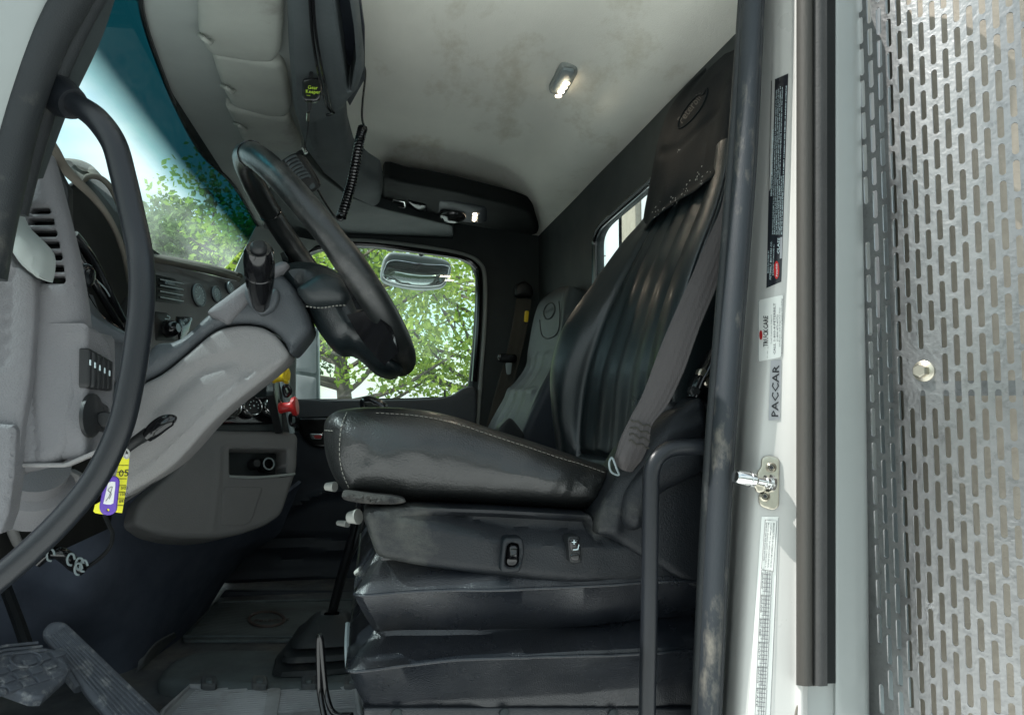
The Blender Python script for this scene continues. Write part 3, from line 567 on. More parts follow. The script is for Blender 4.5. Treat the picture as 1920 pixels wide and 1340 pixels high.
# backrest as a lofted surface
BR = [
 [(1090, 900, 1.64), (1050, 905, 1.62), (1052, 905, 1.57), (1088, 905, 1.52), (1135, 905, 1.40), (1180, 905, 1.28), (1225, 900, 1.20), (1262, 890, 1.165), (1330, 880, 1.16), (1420, 860, 1.17)],
 [(1080, 840, 1.64), (1046, 842, 1.62), (1056, 845, 1.57), (1093, 850, 1.52), (1140, 856, 1.40), (1190, 858, 1.28), (1232, 840, 1.19), (1262, 825, 1.16), (1330, 810, 1.16), (1420, 800, 1.17)],
 [(1070, 770, 1.64), (1038, 768, 1.63), (1050, 775, 1.57), (1096, 790, 1.53), (1146, 796, 1.41), (1196, 795, 1.28), (1233, 780, 1.19), (1262, 762, 1.16), (1330, 745, 1.16), (1420, 735, 1.17)],
 [(1065, 690, 1.65), (1036, 692, 1.63), (1058, 700, 1.57), (1108, 700, 1.53), (1156, 700, 1.41), (1206, 697, 1.28), (1232, 685, 1.19), (1262, 668, 1.155), (1330, 645, 1.16), (1420, 630, 1.17)],
 [(1090, 605, 1.65), (1058, 612, 1.63), (1088, 612, 1.57), (1136, 612, 1.52), (1182, 610, 1.41), (1228, 600, 1.28), (1250, 590, 1.20), (1282, 575, 1.155), (1345, 550, 1.16), (1420, 540, 1.17)],
 [(1140, 530, 1.64), (1108, 537, 1.62), (1134, 532, 1.57), (1172, 525, 1.51), (1214, 515, 1.40), (1258, 505, 1.28), (1282, 495, 1.20), (1312, 478, 1.16), (1365, 455, 1.17), (1430, 440, 1.18)],
 [(1195, 455, 1.61), (1165, 458, 1.59), (1184, 455, 1.55), (1209, 450, 1.49), (1248, 436, 1.40), (1292, 420, 1.29), (1318, 405, 1.21), (1345, 390, 1.17), (1390, 370, 1.18), (1440, 360, 1.19)],
 [(1240, 392, 1.57), (1212, 400, 1.55), (1220, 400, 1.52), (1234, 396, 1.47), (1274, 376, 1.38), (1318, 352, 1.29), (1340, 335, 1.22), (1364, 318, 1.18), (1400, 300, 1.19), (1440, 290, 1.19)],
 [(1260, 330, 1.55), (1226, 335, 1.53), (1236, 335, 1.50), (1248, 330, 1.46), (1288, 312, 1.38), (1330, 288, 1.29), (1352, 270, 1.22), (1376, 255, 1.18), (1410, 240, 1.19), (1450, 235, 1.19)]]
def brd(u, v):
    k = u*9; d = 0
    if v > .13:
        for c in (3.35, 3.9, 4.45): d -= .0048*math.exp(-((k-c)/.15)**2)*min(1, (v-.13)/.02)
        d -= .007*math.exp(-((k-2.8)/.16)**2)*min(1, (v-.13)/.02)+.007*math.exp(-((k-5.05)/.16)**2)*min(1, (v-.13)/.02)
    d -= .011*math.exp(-((v-.125)/.012)**2)*(2.75 < k < 5.1)+.003*math.exp(-((k-6.95)/.04)**2)
    d += .007*math.exp(-((k-1.8)/.8)**2)*math.exp(-((v-.38)/.25)**2)+.006*math.exp(-((k-6.2)/.6)**2)
    d += .0016*noise.noise(Vector((u*5, v*6, 3)))
    return d
patch('backrest', BR, M['leather2'], ds, nu=22, nv=10, disp=brd, flip=False)
stitch('bolster_stitching', [(1258, 760), (1258, 668), (1278, 580), (1308, 484), (1341, 395), (1361, 322)], ds, lambda x, y: P(x, y, 1.163+.0), .007, .0011, 'ink')
HB = [
 [(1240, 430, 1.59), (1208, 436, 1.57), (1216, 433, 1.51), (1236, 410, 1.44), (1272, 384, 1.37), (1308, 364, 1.30), (1330, 345, 1.240), (1356, 331, 1.205), (1390, 327, 1.210)],
 [(1246, 405, 1.58), (1212, 405, 1.555), (1222, 402, 1.50), (1242, 384, 1.43), (1280, 352, 1.365), (1318, 325, 1.295), (1342, 300, 1.235), (1368, 286, 1.200), (1402, 282, 1.205)],
 [(1262, 330, 1.55), (1224, 335, 1.535), (1237, 333, 1.48), (1258, 318, 1.42), (1296, 290, 1.355), (1332, 262, 1.29), (1356, 240, 1.230), (1382, 226, 1.195), (1416, 222, 1.200)],
 [(1280, 240, 1.53), (1240, 258, 1.52), (1255, 262, 1.46), (1280, 250, 1.41), (1312, 225, 1.345), (1344, 198, 1.285), (1368, 175, 1.225), (1394, 161, 1.190), (1428, 157, 1.195)],
 [(1300, 190, 1.50), (1256, 213, 1.49), (1272, 216, 1.44), (1294, 202, 1.39), (1322, 180, 1.335), (1352, 158, 1.275), (1376, 140, 1.215), (1402, 126, 1.180), (1436, 122, 1.185)],
 [(1320, 150, 1.46), (1283, 172, 1.45), (1294, 176, 1.41), (1312, 164, 1.37), (1336, 145, 1.32), (1362, 124, 1.265), (1384, 112, 1.210), (1410, 98, 1.175), (1444, 94, 1.180)],
 [(1345, 128, 1.41), (1318, 138, 1.40), (1326, 138, 1.38), (1340, 128, 1.34), (1356, 116, 1.30), (1376, 102, 1.25), (1394, 96, 1.200), (1420, 82, 1.165), (1454, 78, 1.170)],
 [(1380, 105, 1.36), (1345, 112, 1.36), (1350, 111, 1.34), (1360, 105, 1.31), (1372, 99, 1.28), (1388, 93, 1.24), (1402, 90, 1.200), (1428, 76, 1.165), (1462, 72, 1.170)]]
def hbd(u, v):
    d = .006*math.exp(-((v-.02)/.05)**2)+.003*noise.noise(Vector((u*6, v*6, 0)))
    d -= .004*math.exp(-((v-(.36+.10*abs(u-.4)))/.02)**2)*(.2 < u < .7)
    return d+.0045
hr_ = patch('headrest', HB, M['head'], ds, nu=10, nv=10, disp=hbd, flip=False)
sv = [tuple(x) for x in cr([(1318, 178), (1326, 166), (1325, 180), (1314, 204), (1294, 228), (1278, 240), (1272, 238), (1276, 222), (1292, 196), (1308, 180)], 5)]
def hsurf(x, y): # point of the headrest cover under a pixel
    best = None; d = ray(x, y).normalized(); dg = None
    r = HRT.ray_cast(EYE, d); return (r[0]-d*.0008) if r[0] else P(x, y, 1.33)
from mathutils.bvhtree import BVHTree
def tree_of(o): return BVHTree.FromPolygons([v.co.copy() for v in o.data.vertices], [tuple(p.vertices) for p in o.data.polygons])
HRT = tree_of(hr_)
tube('embossed_oval', [hsurf(*p) for p in sv], .0022, M['head'], ds, n=6, smooth=False, closed=True)
def drape_text(name, s, x0, y0, x1, y1, hpx, mat_, parent, treeobj, lift=.0008):
    cu = bpy.data.curves.new('t', 'FONT'); cu.body = s; cu.size = 1; cu.resolution_u = 2; cu.offset = .01
    ob = bpy.data.objects.new('t', cu); COL.objects.link(ob); dg = bpy.context.evaluated_depsgraph_get(); me = bpy.data.meshes.new_from_object(ob.evaluated_get(dg))
    X = [v.co.x for v in me.vertices]; W_ = max(X)-min(X); L_ = math.hypot(x1-x0, y1-y0); ux, uy = (x1-x0)/L_, (y1-y0)/L_; V = []
    for v in me.vertices:
        a = (v.co.x-min(X))/W_*L_; b = v.co.y*hpx*1.4; px, py = x0+ux*a+uy*b, y0+uy*a-ux*b
        d = ray(px, py).normalized(); r = treeobj.ray_cast(EYE, d); q = r[0] if r[0] else P(px, py, 1.3); V.append(q-d*lift)
    fs = [tuple(p.vertices) for p in me.polygons]; bpy.data.objects.remove(ob); bpy.data.curves.remove(cu); bpy.data.meshes.remove(me)
    return fromdata(name, V, fs, mat_, parent)
M['emb'] = mat('embossing', (.010, .012, .012), .5, var=.1)
drape_text('embossed_script', 'Peterbilt', 1279, 232, 1320, 178, 13, M['emb'], ds, HRT)
M['scuff'] = mat('white_scuff', (.42, .42, .40), .8, var=.2)
sc_ = []
for i in range(46):
    a = random.random(); x = 1224+a*98+random.gauss(0, 6); y = 405-a*88+random.gauss(0, 7)
    if i > 38: x, y = random.choice([(1312, 345), (1316, 349), (1270, 280), (1272, 284)]); x += random.gauss(0, 2); y += random.gauss(0, 2)
    L_ = random.uniform(.6, 4.5); g = random.gauss(-.9, .35)
    pts = [(x, y), (x+.7, y+.5), (x+L_*math.cos(g)+.5, y+L_*math.sin(g)), (x+L_*math.cos(g)*.9-.6, y+L_*math.sin(g)-.5)]
    sc_.append(([hsurf(*p) for p in pts], [(0, 1, 2, 3)]))
merge('paint_scuffs', sc_, M['scuff'], hr_)
# shroud with switches
YS = YP(1.115)
sh = [(684, 954, 12), (760, 950, 20), (920, 955, 20), (1112, 966, 6), (1120, 990, 8), (1140, 1006, 20), (1200, 1010, 10), (1330, 1000, 10), (1330, 1106, 10), (1200, 1112, 20), (1080, 1102, 20), (950, 1085, 20), (780, 1062, 30), (706, 1046, 16), (692, 1004, 14), (680, 972, 10)]
def shd(x, y):
    yl = 962+(x-690)*.215 if x < 960 else 1020+(x-960)*.035
    yl = min(yl, 1026); d = 0
    if y < yl: d -= min(.026, (yl-y)*.0009)                       # recessed upper field
    if y < yl and y-955-(x-690)*.02 < 14: d += .012*max(0, 1-(y-955-(x-690)*.02)/14)
    d -= .020*max(0, (y-1045-(x-700)*.09)/50)
    return d+.0012*noise.noise(Vector((x/40, y/40, 0)))
pillow('side_shroud', rnd(sh), YS, .50, M['shroud'], ds, r=.014, res=.005, disp=shd)
YSW = YP(1.098)
b1 = pillow('lumbar_switch', rnd([(944, 1008, 9), (982, 1008, 9), (984, 1036, 6), (976, 1074, 9), (938, 1074, 9), (940, 1040, 6)]), YSW, .03, M['shroud'], ds, r=.004, res=.004, holes=[rnd([(951, 1017, 14), (975, 1017, 14), (974, 1064, 14), (946, 1064, 14)], 14, 6)], hr=.002)
pillow('rocker', rnd([(952, 1018), (974, 1018), (972, 1063), (948, 1063)], 12), YP(1.106), .008, M['gloss'], b1, r=.003, res=.004, disp=lambda x, y: .007*math.exp(-((y-1041)/4)**2)+(.004 if y < 1038 else -.001))
b2 = pillow('recline_switch', rnd([(1064, 1005, 7), (1088, 1005, 7), (1092, 1056, 7), (1068, 1056, 7)]), YSW, .03, BLK, ds, r=.003, res=.004)
pillow('rocker', rnd([(1067, 1009), (1086, 1009), (1088, 1034), (1070, 1034)], 5), YP(1.0965), .01, M['gloss'], b2, r=.002, res=.004, bulge=.003)
pillow('rocker', rnd([(1070, 1037), (1088, 1037), (1088, 1051), (1071, 1051)], 3), YP(1.0965), .006, M['gloss'], b2, r=.002, res=.004)
PSW = YP(1.0930); lettering('switch_symbols', [('+', 1071, 1022, .010)], PSW, M['inkw'], b2, lift=.0012)
tube('seat_symbol', [PSW.at(*PSW.hit(x, y), .0015) for x, y in ((1074, 1030), (1083, 1029), (1085, 1020))], .0008, M['inkw'], b2, n=6, smooth=False)
# recliner housing and its oval cover
YH = YP(1.105)
hs_ = [(1120, 1000), (1124, 958), (1142, 925), (1162, 890), (1195, 838), (1235, 795), (1275, 765), (1325, 752), (1330, 900), (1330, 1100), (1230, 1060), (1150, 1012)]
pillow('recliner_housing', cr(hs_, 5), YH, .10, M['shroud'], ds, r=.014, res=.005, creases=[([(1150, 1000), (1156, 960), (1180, 905), (1215, 855), (1258, 812), (1325, 790)], .008, .012)])
pillow('oval_cover', cr([(1168, 968), (1172, 930), (1190, 898), (1222, 862), (1262, 838), (1325, 822), (1330, 880), (1290, 905), (1250, 925), (1225, 950), (1214, 985), (1196, 998), (1178, 990)], 5), YP(1.085), .06, M['shroud'], ds, r=.02, res=.006, bulge=.008)
br_ = tpx('recliner_bracket', [(1298, 745, 1.13), (1308, 715, 1.13), (1322, 690, 1.13), (1335, 660, 1.13)], [.016, .019, .018, .014], M['gloss'], ds, n=10, flat=.5)
for x, y in ((1303, 733), (1318, 700), (1328, 715)):
    q = P(x, y, 1.12); lathe('bracket_bolt', q+Vector((0, .01, 0)), q-Vector((0, .008, 0)), [(0, .009), (.6, .009), (.7, .0065), (1, .006)], M['steel'] if x != 1303 else BLK, br_, n=8)
pillow('lower_back_fold', cr([(1238, 770), (1262, 752), (1300, 758), (1340, 752), (1345, 800), (1290, 805), (1245, 800)], 5), YP(1.14), .06, M['vinyl'], ds, r=.014, res=.008, disp=lambda x, y: .010*noise.noise(Vector((x/22, y/16, 0))))
# suspension bellows: accordion loft round the seat box
lev = [(1036, 708, 1.150), (1052, 699, 1.150), (1084, 682, 1.130), (1112, 667, 1.112), (1117, 665, 1.110), (1122, 667, 1.114), (1155, 683, 1.136), (1186, 699, 1.158), (1190, 701, 1.162), (1196, 697, 1.158), (1222, 672, 1.130), (1250, 652, 1.106), (1256, 650, 1.104), (1262, 653, 1.110), (1295, 667, 1.130), (1322, 681, 1.146), (1330, 681, 1.148), (1420, 681, 1.148)]
V = []; Fc = []; ring_n = 0
for li, (py, px, y0) in enumerate(lev):
    a = P(px, py, y0); z = a.z-H; x0 = a.x; x1 = .60-(y0-1.10)*.5; y1 = 1.66-(y0-1.10)
    pts = []
    def side(ax, ay, bx, by, n):
        for i in range(n): t = i/n; pts.append((ax+(bx-ax)*t, ay+(by-ay)*t))
    c = .012
    side(x0+c, y0, x1-c, y0, 90); side(x1-c, y0, x1, y0+c, 3); side(x1, y0+c, x1, y1-c, 24); side(x1, y1-c, x1-c, y1, 3); side(x1-c, y1, x0+c, y1, 30); side(x0+c, y1, x0, y1-c, 3); side(x0, y1-c, x0, y0+c, 40); side(x0, y0+c, x0+c, y0, 3)
    ring_n = len(pts)
    for i, (x, y) in enumerate(pts):
        wr = noise.noise(Vector((x*9, y*9, z*14)))*.007+noise.noise(Vector((x*26, y*26, z*10)))*.003
        sag = .004*math.sin(x*11+li)
        V.append(w3(x, y+wr*(i < 90), z+sag*(4 < li < 14)+(.004*noise.noise(Vector((x*5, 0, li*.01)))) ))
for i in range(len(lev)-1):
    for j in range(ring_n): Fc.append((i*ring_n+j, i*ring_n+(j+1) % ring_n, (i+1)*ring_n+(j+1) % ring_n, (i+1)*ring_n+j))
bl = fromdata('suspension_bellows', V, Fc, M['vinyl'], ds, sharp=35)
for k in (4, 12):
    pp = V[k*ring_n:(k+1)*ring_n]
    q = [pp[i]+Vector((0, -.0012, 0)) for i in list(range(ring_n-43, ring_n))+list(range(0, 92))]
    tube('piping', q, .0026, M['vinyl'], bl, n=8, smooth=False)
pillow('base_plate', [(681, 1326), (1320, 1326), (1320, 1420), (681, 1420)], YP(1.142), .45, M['vinyl'], ds, r=.004, res=.03)
for x, y in ((744, 1337), (946, 1336), (1150, 1337)):
    q = P(x, y, 1.14); lathe('rivet', q, q-Vector((0, .006, 0)), [(0, .008), (.5, .008), (1, .003)], M['pillar'], ds, n=12)
for pts, r in (([(672, 968, 1.19), (655, 970, 1.20)], .015), ([(628, 912, 1.30), (612, 912, 1.31)], .011), ([(652, 982, 1.42), (634, 980, 1.44)], .008), ([(678, 1068, 1.25), (668, 1074, 1.26)], .008)):
    tpx('lever_tip', pts, [r*.8, r*.6], M['cream'], ds, n=12)
tpx('slide_bar', [(660, 1340, 1.2), (626, 1336, 1.22), (612, 1300, 1.24), (606, 1250, 1.24), (602, 1200, 1.24), (598, 1196, 1.24), (598, 1250, 1.24), (600, 1300, 1.24), (612, 1360, 1.22)], .0048, M['gloss'], ds, n=10)
tag(tpx('steel_bracket_strap', [(652, 1168, 1.25), (650, 1210, 1.22), (652, 1256, 1.2)], .004, M['mirrorshell'], n=6), 'thin grey edge strip standing at the front lower corner of the driver seat bellows', 'strap')
# driver belt
db = T('driver_seat_belt', 'frayed grey seat belt slanting across the side of the driver seat', 'seat belt')
BL = [[(1372, 300, 1.12), (1392, 310, 1.10), (1412, 318, 1.09)], [(1352, 390, 1.115), (1368, 395, 1.10), (1390, 402, 1.09)], [(1322, 460, 1.11), (1342, 468, 1.097), (1366, 476, 1.09)], [(1290, 535, 1.105), (1312, 542, 1.092), (1338, 552, 1.085)], [(1258, 605, 1.10), (1282, 614, 1.087), (1308, 625, 1.08)], [(1228, 680, 1.095), (1254, 690, 1.082), (1278, 705, 1.08)], [(1205, 740, 1.09), (1228, 750, 1.08), (1250, 760, 1.08)], [(1182, 782, 1.085), (1204, 790, 1.08), (1222, 797, 1.08)], [(1165, 820, 1.085), (1185, 828, 1.075), (1214, 836, 1.085)], [(1156, 850, 1.085), (1172, 862, 1.075), (1200, 862, 1.09)], [(1152, 862, 1.10), (1168, 880, 1.085), (1184, 882, 1.10)]]
bw_ = patch('webbing', BL, M['belt'], db, nu=10, nv=8, thick=.0022, disp=lambda u, v: .0006*math.sin(u*38)+.0015*noise.noise(Vector((u*3, v*14, 0))), flip=False)
tpx('fitting', [(1146, 858, 1.08), (1142, 868, 1.08), (1146, 884, 1.085), (1160, 890, 1.09), (1156, 878, 1.08), (1150, 862, 1.08)], .0016, M['mirrorshell'], db, n=8, closed=True)
BT = tree_of(bw_)
def bs(x, y):
    d = ray(x, y).normalized(); r = BT.ray_cast(EYE, d); return (r[0]-d*.001) if r[0] else P(x, y, 1.08)
sp = []
for i in range(4):
    pts = [bs(1182+i*3+t*6.4-(i*4), 786+i*13+t*2.4+2.5*math.sin(t*2.1+i)) for t in range(7)]
    sp.append(tubedata(pts, .0012, n=5, k=3))
merge('sewn_zigzag', sp, M['beltd'], bw_)
# door-side grab tube by the seat
tag(tpx('threshold_grab_handle', [(1335, 838, 1.02), (1310, 838, 1.015), (1278, 838, 1.01), (1252, 843, 1.005), (1232, 858, 1.0), (1222, 882, 1.0), (1220, 920, 1.0), (1219, 1000, 1.0), (1217, 1150, 1.0), (1214, 1300, 1.0), (1213, 1420, 1.0)], .0118, M['tubeblk'], n=20), 'bent black tube grab handle standing in front of the seat base beside the door seal', 'grab handle')
# ================================================================== PASSENGER SEAT AND BELT
ps = T('companion_chair', 'narrow grey-black passenger seat far behind the driver seat with an oval emblem on its headrest', 'seat')
SB = [[(890, 860, 2.66), (900, 860, 2.62), (940, 860, 2.45), (975, 865, 2.28), (985, 865, 2.22), (1060, 865, 2.22)],
      [(915, 800, 2.66), (919, 802, 2.62), (948, 805, 2.45), (978, 812, 2.28), (988, 812, 2.22), (1060, 812, 2.22)],
      [(950, 738, 2.66), (952, 742, 2.62), (975, 742, 2.45), (1002, 742, 2.28), (1012, 740, 2.22), (1075, 740, 2.22)],
      [(984, 690, 2.66), (988, 694, 2.62), (1005, 694, 2.45), (1030, 690, 2.28), (1040, 684, 2.22), (1095, 680, 2.22)],
      [(990, 655, 2.62), (994, 655, 2.58), (1012, 655, 2.45), (1042, 650, 2.28), (1052, 645, 2.22), (1105, 635, 2.22)],
      [(1000, 600, 2.60), (1003, 600, 2.56), (1018, 600, 2.45), (1050, 598, 2.28), (1060, 592, 2.22), (1110, 590, 2.22)],
      [(1012, 566, 2.56), (1015, 566, 2.52), (1028, 562, 2.45), (1052, 554, 2.30), (1063, 556, 2.24), (1112, 565, 2.22)],
      [(1034, 548, 2.52), (1036, 546, 2.48), (1044, 540, 2.42), (1060, 536, 2.32), (1074, 538, 2.26), (1104, 548, 2.24)]]
pb = patch('backrest', SB, M['leatherg'], ps, nu=8, nv=8, disp=lambda u, v: .008*(math.exp(-((v-.30)/.02)**2)*(u < .6))+(.006*abs(math.sin(u*28)) if v < .55 and .2 < u < .6 else 0))
PT_ = tree_of(pb)
def psf(x, y):
    d = ray(x, y).normalized(); r = PT_.ray_cast(EYE, d); return (r[0]-d*.003) if r[0] else P(x, y, 2.4)
tube('emblem_ring', [psf(1030+10*math.cos(t*.52)+3*math.sin(t*.52), 583-15*math.sin(t*.52)) for t in range(12)], .0028, M['pillar'], ps, n=6, closed=True, k=3)
drape_text('emblem_script', 'Peterbilt', 1022, 588, 1039, 580, 6, M['pillar'], ps, PT_, .004)
tube('headrest_seam', [psf(*p) for p in ((1012, 600), (1016, 628), (1030, 634), (1046, 622), (1050, 592), (1048, 565))], .0022, M['pillar'], ps, n=6)
pillow('side_bolster', cr([(1066, 540), (1088, 538), (1106, 552), (1104, 590), (1080, 640), (1062, 660), (1058, 600)], 5), YP(2.215), .05, M['pillar'], ps, r=.02, res=.012)
pillow('side_panel', cr([(1058, 650), (1075, 645), (1085, 700), (1070, 790), (1050, 860), (960, 870), (985, 800), (1010, 745)], 5), YP(2.205), .04, M['floorp'], ps, r=.02, res=.015)
pillow('armrest', rnd([(934, 803), (955, 782), (962, 786), (985, 815), (980, 835), (940, 830)], 4), YP(2.15), .06, M['black'], ps, r=.006, res=.01)
pbl = T('passenger_seat_belt', 'dull brown seat belt hanging from the far door pillar beside the passenger seat', 'seat belt')
patch('webbing', [[(968, 560, 2.86), (996, 562, 2.86)], [(962, 600, 2.84), (990, 604, 2.84)], [(950, 660, 2.82), (976, 668, 2.82)], [(930, 730, 2.80), (956, 740, 2.80)], [(912, 800, 2.76), (936, 810, 2.76)], [(905, 850, 2.74), (925, 860, 2.74)]], M['beltd'], pbl, thick=.003, disp=lambda u, v: .0015*math.sin(u*25))
pillow('top_anchor', rnd([(966, 534, 10), (984, 524, 12), (1000, 536, 10), (1000, 556, 6), (966, 556, 6)]), YP(2.86), .03, BLK, pbl, r=.01, res=.01, bulge=.01)
pillow('tongue', rnd([(934, 662, 6), (970, 664, 6), (970, 680, 6), (934, 678, 6)]), YP(2.79), .02, M['gloss'], pbl, r=.006, res=.008)
pillow('tongue_plate', rnd([(948, 680, 2), (960, 680, 2), (958, 702, 3), (950, 702, 3)]), YP(2.785), .004, M['mirrorshell'], pbl, r=.001, res=.008)
pillow('yellow_tag', rnd([(985, 582, 2), (992, 583, 2), (990, 604, 2), (983, 603, 2)]), YP(2.80), .008, M['yellow'], pbl, r=.001, res=.008)
# ================================================================== STEERING
SWT, SWB = P(464, 316, 1.42), P(755, 678, 1.38); Cw = (SWT+SWB)/2; Rw = (SWT-SWB).length/2; A_ = (SWT-SWB).normalized()
def near_pt():
    best = None
    for i in range(200):
        y = 1.05+i*.002; q = P(617, 440, y)-Cw; q = q-A_*q.dot(A_)
        e = abs(q.length-Rw)
        if best is None or e < best[0]: best = (e, q)
    return best[1].normalized()
Bn = near_pt(); Nw = A_.cross(Bn).normalized()
if Nw.x < 0: Nw = -Nw
sw = T('steering_wheel', 'large worn black leather steering wheel with segmented grip and silver-black spokes', 'steering wheel')
def wp(a, r=1, h=0): return Cw+(A_*math.cos(a)+Bn*math.sin(a))*Rw*r+Nw*h
rim = [wp(i*math.pi/32) for i in range(64)]; rr = [.0215+.0020*math.cos(i*math.pi/8)*0+.0025*(math.cos(i*math.pi/32) < -.2) for i in range(64)]
tube('rim', rim, rr, M['wheel'], sw, n=20, k=3, closed=True)
for a in (.62, 2.36, 2.72, -.62, -2.36):
    pts = [wp(a)+((A_*math.cos(a)+Bn*math.sin(a))*math.cos(g)+Nw*math.sin(g))*.0220 for g in [k*math.pi/10 for k in range(20)]]
    tube('grip_seam', pts, .0014, M['gloss'] if abs(a) < 1 else M['thread'], sw, n=6, k=2, closed=True)
YHb = YP(1.29)
hub = [(512, 502), (524, 490), (548, 482), (580, 483), (608, 490), (632, 503), (655, 522), (668, 545), (690, 590), (722, 635), (752, 672), (756, 696), (736, 704), (706, 694), (672, 664), (652, 654), (634, 655), (612, 640), (590, 610), (562, 560), (530, 532)]
hb = pillow('airbag_hub', cr(hub, 5), YHb, .20, M['leather2'], sw, r=.045, res=.006, bulge=.012, creases=[([(552, 538), (600, 505), (660, 520)], -.004, .004), ([(545, 532), (590, 600), (640, 640)], -.003, .004)])
pillow('spoke_cover', cr([(556, 540), (575, 525), (600, 511), (630, 516), (652, 532), (658, 552), (650, 566), (640, 572), (610, 573), (585, 572), (566, 560)], 5), YP(1.265), .05, M['leatherg'], sw, r=.012, res=.005, bulge=.014, bw=.02)
HT = tree_of(hb)
stitch('spoke_stitching', [(574, 574), (600, 577), (630, 573), (650, 572)], sw, lambda x, y: P(x, y, 1.258), .006, .0012)
patch('spoke', [[(640, 520, 1.25), (655, 550, 1.25), (668, 580, 1.25)], [(660, 520, 1.20), (680, 550, 1.20), (692, 580, 1.20)]], M['gloss'], sw, thick=.012)
patch('spoke', [[(650, 590, 1.25), (680, 640, 1.25), (720, 685, 1.26)], [(700, 580, 1.20), (728, 620, 1.21), (748, 660, 1.24)]], M['gloss'], sw, thick=.012)
patch('spoke', [[(545, 500, 1.50), (560, 520, 1.50), (580, 545, 1.50)], [(535, 470, 1.60), (552, 500, 1.60), (570, 530, 1.60)]], M['gloss'], sw, thick=.012)
sc = T('steering_column', 'broad grey steering column cover running from the dash up to the wheel', 'steering column')
YL = YP(1.289)
low = [(205, 935), (206, 880), (215, 830), (230, 770), (262, 725), (305, 700), (350, 664), (385, 634), (412, 617), (450, 610), (488, 613), (515, 628), (532, 648), (541, 668), (515, 696), (470, 731), (425, 767), (388, 803), (354, 842), (322, 874), (285, 900), (250, 920), (225, 936)]
pillow('lower_cover', cr(low, 4), YL, .10, M['mauve'], sc, r=.007, res=.007, bulge=.008, bw=.08,
       creases=[([(262, 805), (290, 765), (330, 727), (375, 693), (420, 678), (452, 676), (458, 694)], -.007, .013), ([(262, 790), (290, 750), (330, 712), (375, 680), (420, 666)], .002, .010), ([(225, 915), (290, 868), (345, 815), (395, 766), (458, 716), (528, 672)], .0035, .004)])
upp = [(204, 740), (212, 712), (240, 690), (275, 655), (290, 643), (318, 640), (345, 626), (382, 592), (430, 552), (470, 522), (505, 502), (520, 506), (545, 530), (568, 566), (580, 600), (581, 618), (566, 640), (543, 664), (534, 646), (517, 625), (490, 610), (450, 606), (410, 613), (383, 630), (348, 660), (303, 696), (262, 720), (232, 760), (210, 775)]
pillow('upper_cover', cr(upp, 3), YP(1.286), .13, M['slateb'], sc, r=.02, res=.007, creases=[([(418, 612), (450, 575), (492, 545), (560, 560)], -.003, .003)])
M['sunp'] = M['grey']
pillow('sun_patch', cr([(386, 585), (420, 556), (452, 532), (478, 514), (505, 497), (530, 487), (540, 498), (520, 515), (497, 532), (470, 560), (440, 592), (425, 606), (415, 602)], 4), YP(1.274), .14, M['grey'], sc, r=.012, res=.006)  # sunlit patch put into a paler, raised piece of the column cover
pillow('stalk_recess', cr([(458, 545), (464, 538), (486, 556), (514, 540), (522, 548), (520, 566), (508, 582), (488, 590), (472, 578), (460, 560)], 4), YP(1.262), .03, M['slateb'], sc, r=.006, res=.005)
q0, q1 = P(489, 577, 1.245), P(485, 466, 1.135)
st = lathe('shift_stalk', q0, q1, [(0, .010), (.06, .0135), (.2, .0165), (.4, .0205), (.6, .0225), (.61, .0215), (.63, .0225), (.8, .023), (.95, .0215), (1, .018)], M['gloss'], sc, n=28)
ax = (q1-q0).normalized(); lathe('stalk_button', q1-ax*.001, q1+ax*.009, [(0, .0125), (.3, .0125), (.7, .0115), (1, .008)], BLK, st, n=20)
tpx('tilt_lever', [(214, 862, 1.25), (240, 838, 1.25), (262, 822, 1.245), (278, 812, 1.235)], [.008, .008, .009, .010], BLK, sc, n=12, flat=.6)
tpx('lever_grip', [(276, 818, 1.235), (290, 805, 1.23), (308, 792, 1.228), (324, 787, 1.228), (330, 788, 1.228)], [.010, .013, .0125, .009, .004], M['gloss'], sc, n=14, flat=.7)
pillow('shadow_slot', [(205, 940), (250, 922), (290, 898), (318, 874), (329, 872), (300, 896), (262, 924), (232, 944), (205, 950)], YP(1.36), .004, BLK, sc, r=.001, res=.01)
# ================================================================== DASHBOARD
da = T('dashboard', 'grey truck dashboard with side vent, switches, gauges, brake knobs and open cubby', 'dashboard')
# outer end block nearest the camera
end = [(52, 290, 6), (66, 276, 8), (86, 279, 8), (100, 330, 20), (118, 400, 40), (138, 480, 40), (152, 560, 30), (158, 620, 20), (160, 690, 20), (152, 770, 20), (140, 830, 20), (112, 868, 20), (70, 882, 20), (30, 890, 8), (-30, 890, 4), (-30, 420, 4), (30, 420, 6)]
YE = YP(1.10)
vh = []
for i, (x0, x1, y0, y1) in enumerate(((53, 94, 388, 400), (49, 101, 408, 421), (46, 106, 430, 443), (50, 111, 451, 465), (56, 116, 473, 487), (62, 119, 495, 509), (64, 122, 516, 531))):
    k = 9 if i in (0, 6) else 2
    vh.append(rnd([(x0+2, y0, 11 if i == 0 else 2), (x1-2, y0, 11 if i == 0 else 2), (x1, y1, 9 if i == 6 else 2), (x0, y1, 2)], 2, 5))
def endd(x, y):
    d = -.004*math.exp(-((x-34-(y-400)*.07)/6)**2)*(y > 520)
    # raised bead round the vent
    inx = (x > 43+max(0, (420-y))*.1) and (x < 98+(y-380)*.19+6) and 380 < y < 538
    return d-(.0022 if inx else 0)
eb = pillow('end_block', rnd(end), YE, .03, M['grey'], da, r=.018, res=.006, holes=vh, hr=.0018, disp=endd)
pillow('vent_cavity', [(40, 380), (100, 380), (130, 540), (58, 540)], YP(1.125), .004, M['gloss'], eb, r=.001, res=.03)
